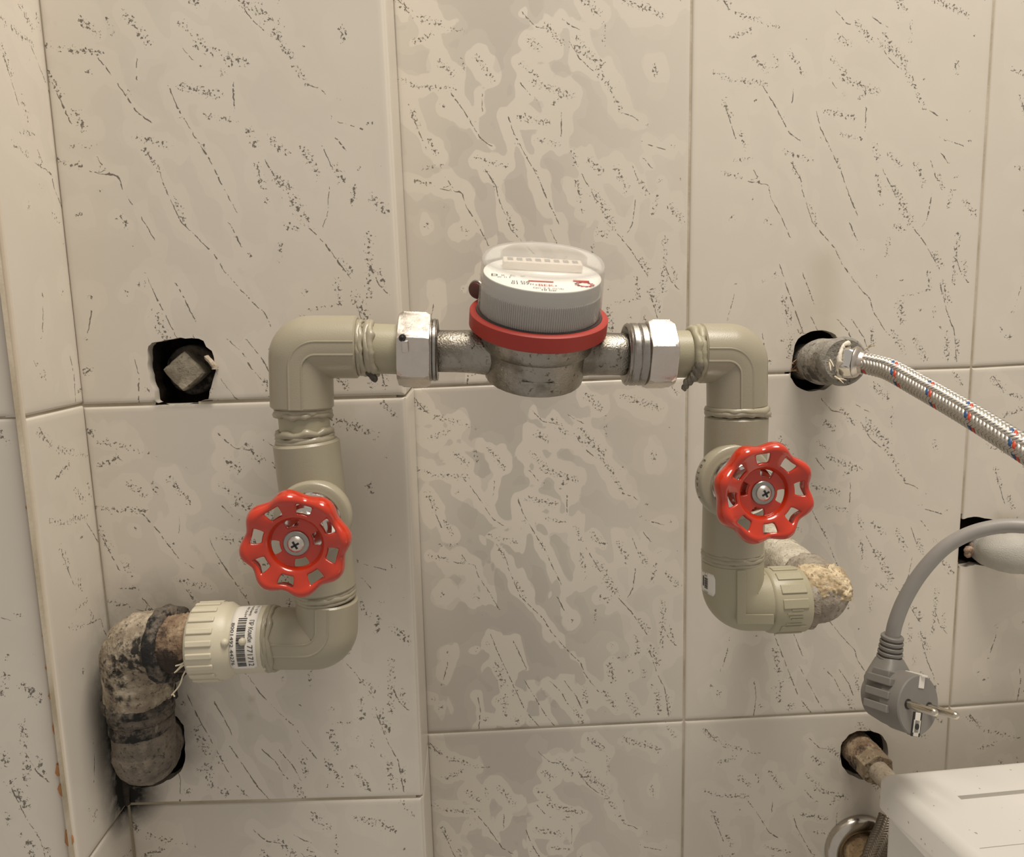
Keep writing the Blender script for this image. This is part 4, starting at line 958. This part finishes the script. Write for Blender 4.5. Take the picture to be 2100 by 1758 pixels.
# earth contacts: recessed slot below, strip at the top
lo = pf-ptv*.0112
MB().box(lo+pn*.0001, (ps, ptv, pn), (.0040, .0072, .0002)).build('earth_slot', M['black'], t, bevel=.0002)
MB().box(lo+pn*.0003, (ps, ptv, pn), (.0022, .0070, .0003)).box(lo-ptv*.0012+pn*.0003, (ps, ptv, pn), (.0030, .0038, .0003)).build('earth_clip', M['paper'], t, bevel=.0002)['label'] = 'pale metal earth clip'
MB().lathe(lo-ptv*.0012+pn*.0005, pn, [(0, .0018), (.0003, .0018), (.0003, .0001)], 24).build('earth_hole', M['black'], t)
MB().box(pf-ptv*.0172-pn*.002, (ps, ptv, pn), (.0014, .0011, .0024)).build('key_notch', M['black'], t)
MB().box(pf+ptv*.0142+pn*.0001, (ps, ptv, pn), (.0023, .0040, .0004)).build('earth_clip', M['paper'], t, bevel=.0002)['label'] = 'pale metal earth clip'
MB().box(pf+ptv*.0178-pn*.004, (ps, ptv, pn), (.0023, .0006, .006)).build('earth_clip', M['paper'], t, bevel=.0002)['label'] = 'pale metal earth clip'
cp = cr([nk1, nk2, Uz(1838,1272,.477), Uz(1856,1228,.475), Uz(1888,1176,.472), Uz(1934,1126,.468), Uz(1985,1096,.463), Uz(2040,1081,.457), Uz(2095,1079,.450), Uz(2160,1090,.442), Uz(2260,1130,.43), Uz(2380,1190,.42)], 8)
MB().tube(cp, .0044, 24).build('cable', M['cable'], t)

# ---------------------------------------------------------------- rusty stub, rosette and grey hose, lower right
t = thing('rusty_stub', 'rusty pipe stub with hexagonal nut in the round wall hole at lower right', 'pipe fitting', U(1768,1545,0))
r0 = U(1764,1541,.02); r0 = Vector((U(1766,1544,0).x, .03, U(1766,1544,0).z)); rd = Vector((.03, -1, -.02)).normalized()
MB().lathe(r0, rd, [(0, .0122)]+[(.018+.0012*k, .0118+.0005*(k % 2)) for k in range(18)]+[(.0405, .0112)], 48).rough(.0006, 260, 4).build('threaded_tube', M['rust'], t, ang=80)
mb = MB(); nut(mb, r0+rd*.0385, rd, .013, .0122, .2, .95, 72, .0014); mb.rough(.0003, 300, 2).build('hex_nut', iron('dirty_brass_nut', (.36, .29, .19), (.22, .16, .10), (.05, .035, .022), 12, .58), t, ang=25)
MB().tube([r0+rd*.048, r0+rd*.081], .0074, 32).rough(.0002, 200, 3).build('tube', iron('dull_tube', (.44, .38, .29), (.32, .26, .19), (.12, .085, .055), 13, .64), t, ang=80)
t = thing('wall_rosette', 'round chrome wall rosette at the bottom right behind the white appliance', 'rosette', U(1760,1735,0))
ec = U(1760,1736,0)
MB().lathe(ec+N*.0005, N, [(0, .0262), (.0020, .0262), (.0045, .0250), (.0068, .0225), (.0078, .0195), (.0070, .0175), (.0035, .0165), (.0030, .009)], 72).build('rosette', metal('worn_chrome', (.52, .48, .42), .2, .2, 120), t, ang=50)
MB().lathe(ec+N*.001, N, [(0, .0135), (.010, .0132), (.012, .0120), (.018, .0118)], 48).rough(.0008, 240, 6).build('rusty_fitting', iron('rusty_fitting', (.50, .36, .20), (.26, .17, .09), (.05, .035, .022), 14, .6), t, ang=80)
t = thing('grey_braided_hose', 'grimy grey braided hose passing in front of the chrome rosette', 'hose', U(1795,1740,-.02))
q = cr([U(1826,1680,-.014), U(1815,1710,-.018), U(1800,1740,-.021), U(1788,1775,-.024), U(1778,1830,-.026)], 10)
M['braid_'] = M['braid']; M['braid'] = metal('grimy_braid', (.30, .26, .21), .5, .3, 200)
MB().tube(q, .0070, 24).build('core', M['black'], t); braid(t, q, .0076, 16, .03, False, .00085)
M['braid'] = M['braid_']

# ---------------------------------------------------------------- white appliance
YB = -.060
zt = U(1835,1581,YB).z; xl = U(1795,1640,YB).x
t = thing('washing_machine', 'top corner of a white appliance at the lower right below the plug', 'appliance', Vector((xl+.2, YB-.2, zt-.3)))
Wd, Dp, Hh = .42, .34, .0235
def rbox(mb, x0, x1, y0, y1, z0, z1, rc, re, n=8):     # slab with rounded plan corners and rounded upper edges
    rings = []
    def outline(ins, z):
        r = []
        for cx, cy, s in ((x1-rc, y1-rc, 0), (x0+rc, y1-rc, 1), (x0+rc, y0+rc, 2), (x1-rc, y0+rc, 3)):
            for k in range(n+1):
                a = math.pi/2*(s+k/n); r.append(Vector((cx+(rc-ins)*math.cos(a), cy+(rc-ins)*math.sin(a), z)))
        return r
    rings.append(outline(.0012, z0)); rings.append(outline(.0, z0+.0012))
    for k in range(9):
        a = math.pi/2*k/8; rings.append(outline(re*(1-math.cos(a)), z1-re+re*math.sin(a)))
    return mb.rings(rings)
lm = rbox(MB(), xl, xl+Wd, YB-Dp, YB, zt-Hh, zt, .0070, .0065)
for v in lm.v:
    if v.x < xl+.1: v.x += .085*(YB-v.y)*(v.z-zt+Hh)/Hh        # drafted left flank
lid = lm.build('top_panel', M['lid'], t, ang=40)
def cut(ob, mb):
    c = mb.build('cutter', M['lid'], t, smooth=False); m = ob.modifiers.new('cut', 'BOOLEAN'); m.operation = 'DIFFERENCE'; m.object = c; m.solver = 'EXACT'
    dg = bpy.context.evaluated_depsgraph_get(); me = bpy.data.meshes.new_from_object(ob.evaluated_get(dg)); ob.modifiers.remove(m); ob.data = me; bpy.data.objects.remove(c)
    me.shade_smooth(); me.set_sharp_from_angle(angle=math.radians(40))
g0 = U(1969,1641,YB)
def top(px, py):
    d = ray(px, py); return CAM+d*((zt-CAM.z)/d.z)
ga = top(1966,1640)
cut(lid, MB().box(Vector((ga.x+.2, ga.y, zt)), (X, N, Z), (.2, .0018, .0040)))
gb = top(1999,1743)
cut(lid, MB().box(Vector((gb.x+.2, gb.y, zt)), (X, N, Z), (.2, .0003, .0006)))
t_cab = rbox(MB(), xl+.004, xl+Wd-.004, YB-Dp+.004, YB-.004, zt-.42, zt-Hh-.0012, .008, .001).build('cabinet', M['white'], t, ang=40)

pv = Vector((xl, YB, zt))        # the appliance stands slightly askew to the wall
t.matrix_world = Matrix.Translation(pv) @ Matrix.Rotation(math.radians(2.6), 4, 'Z') @ Matrix.Translation(-pv) @ Matrix.Translation(t.location)
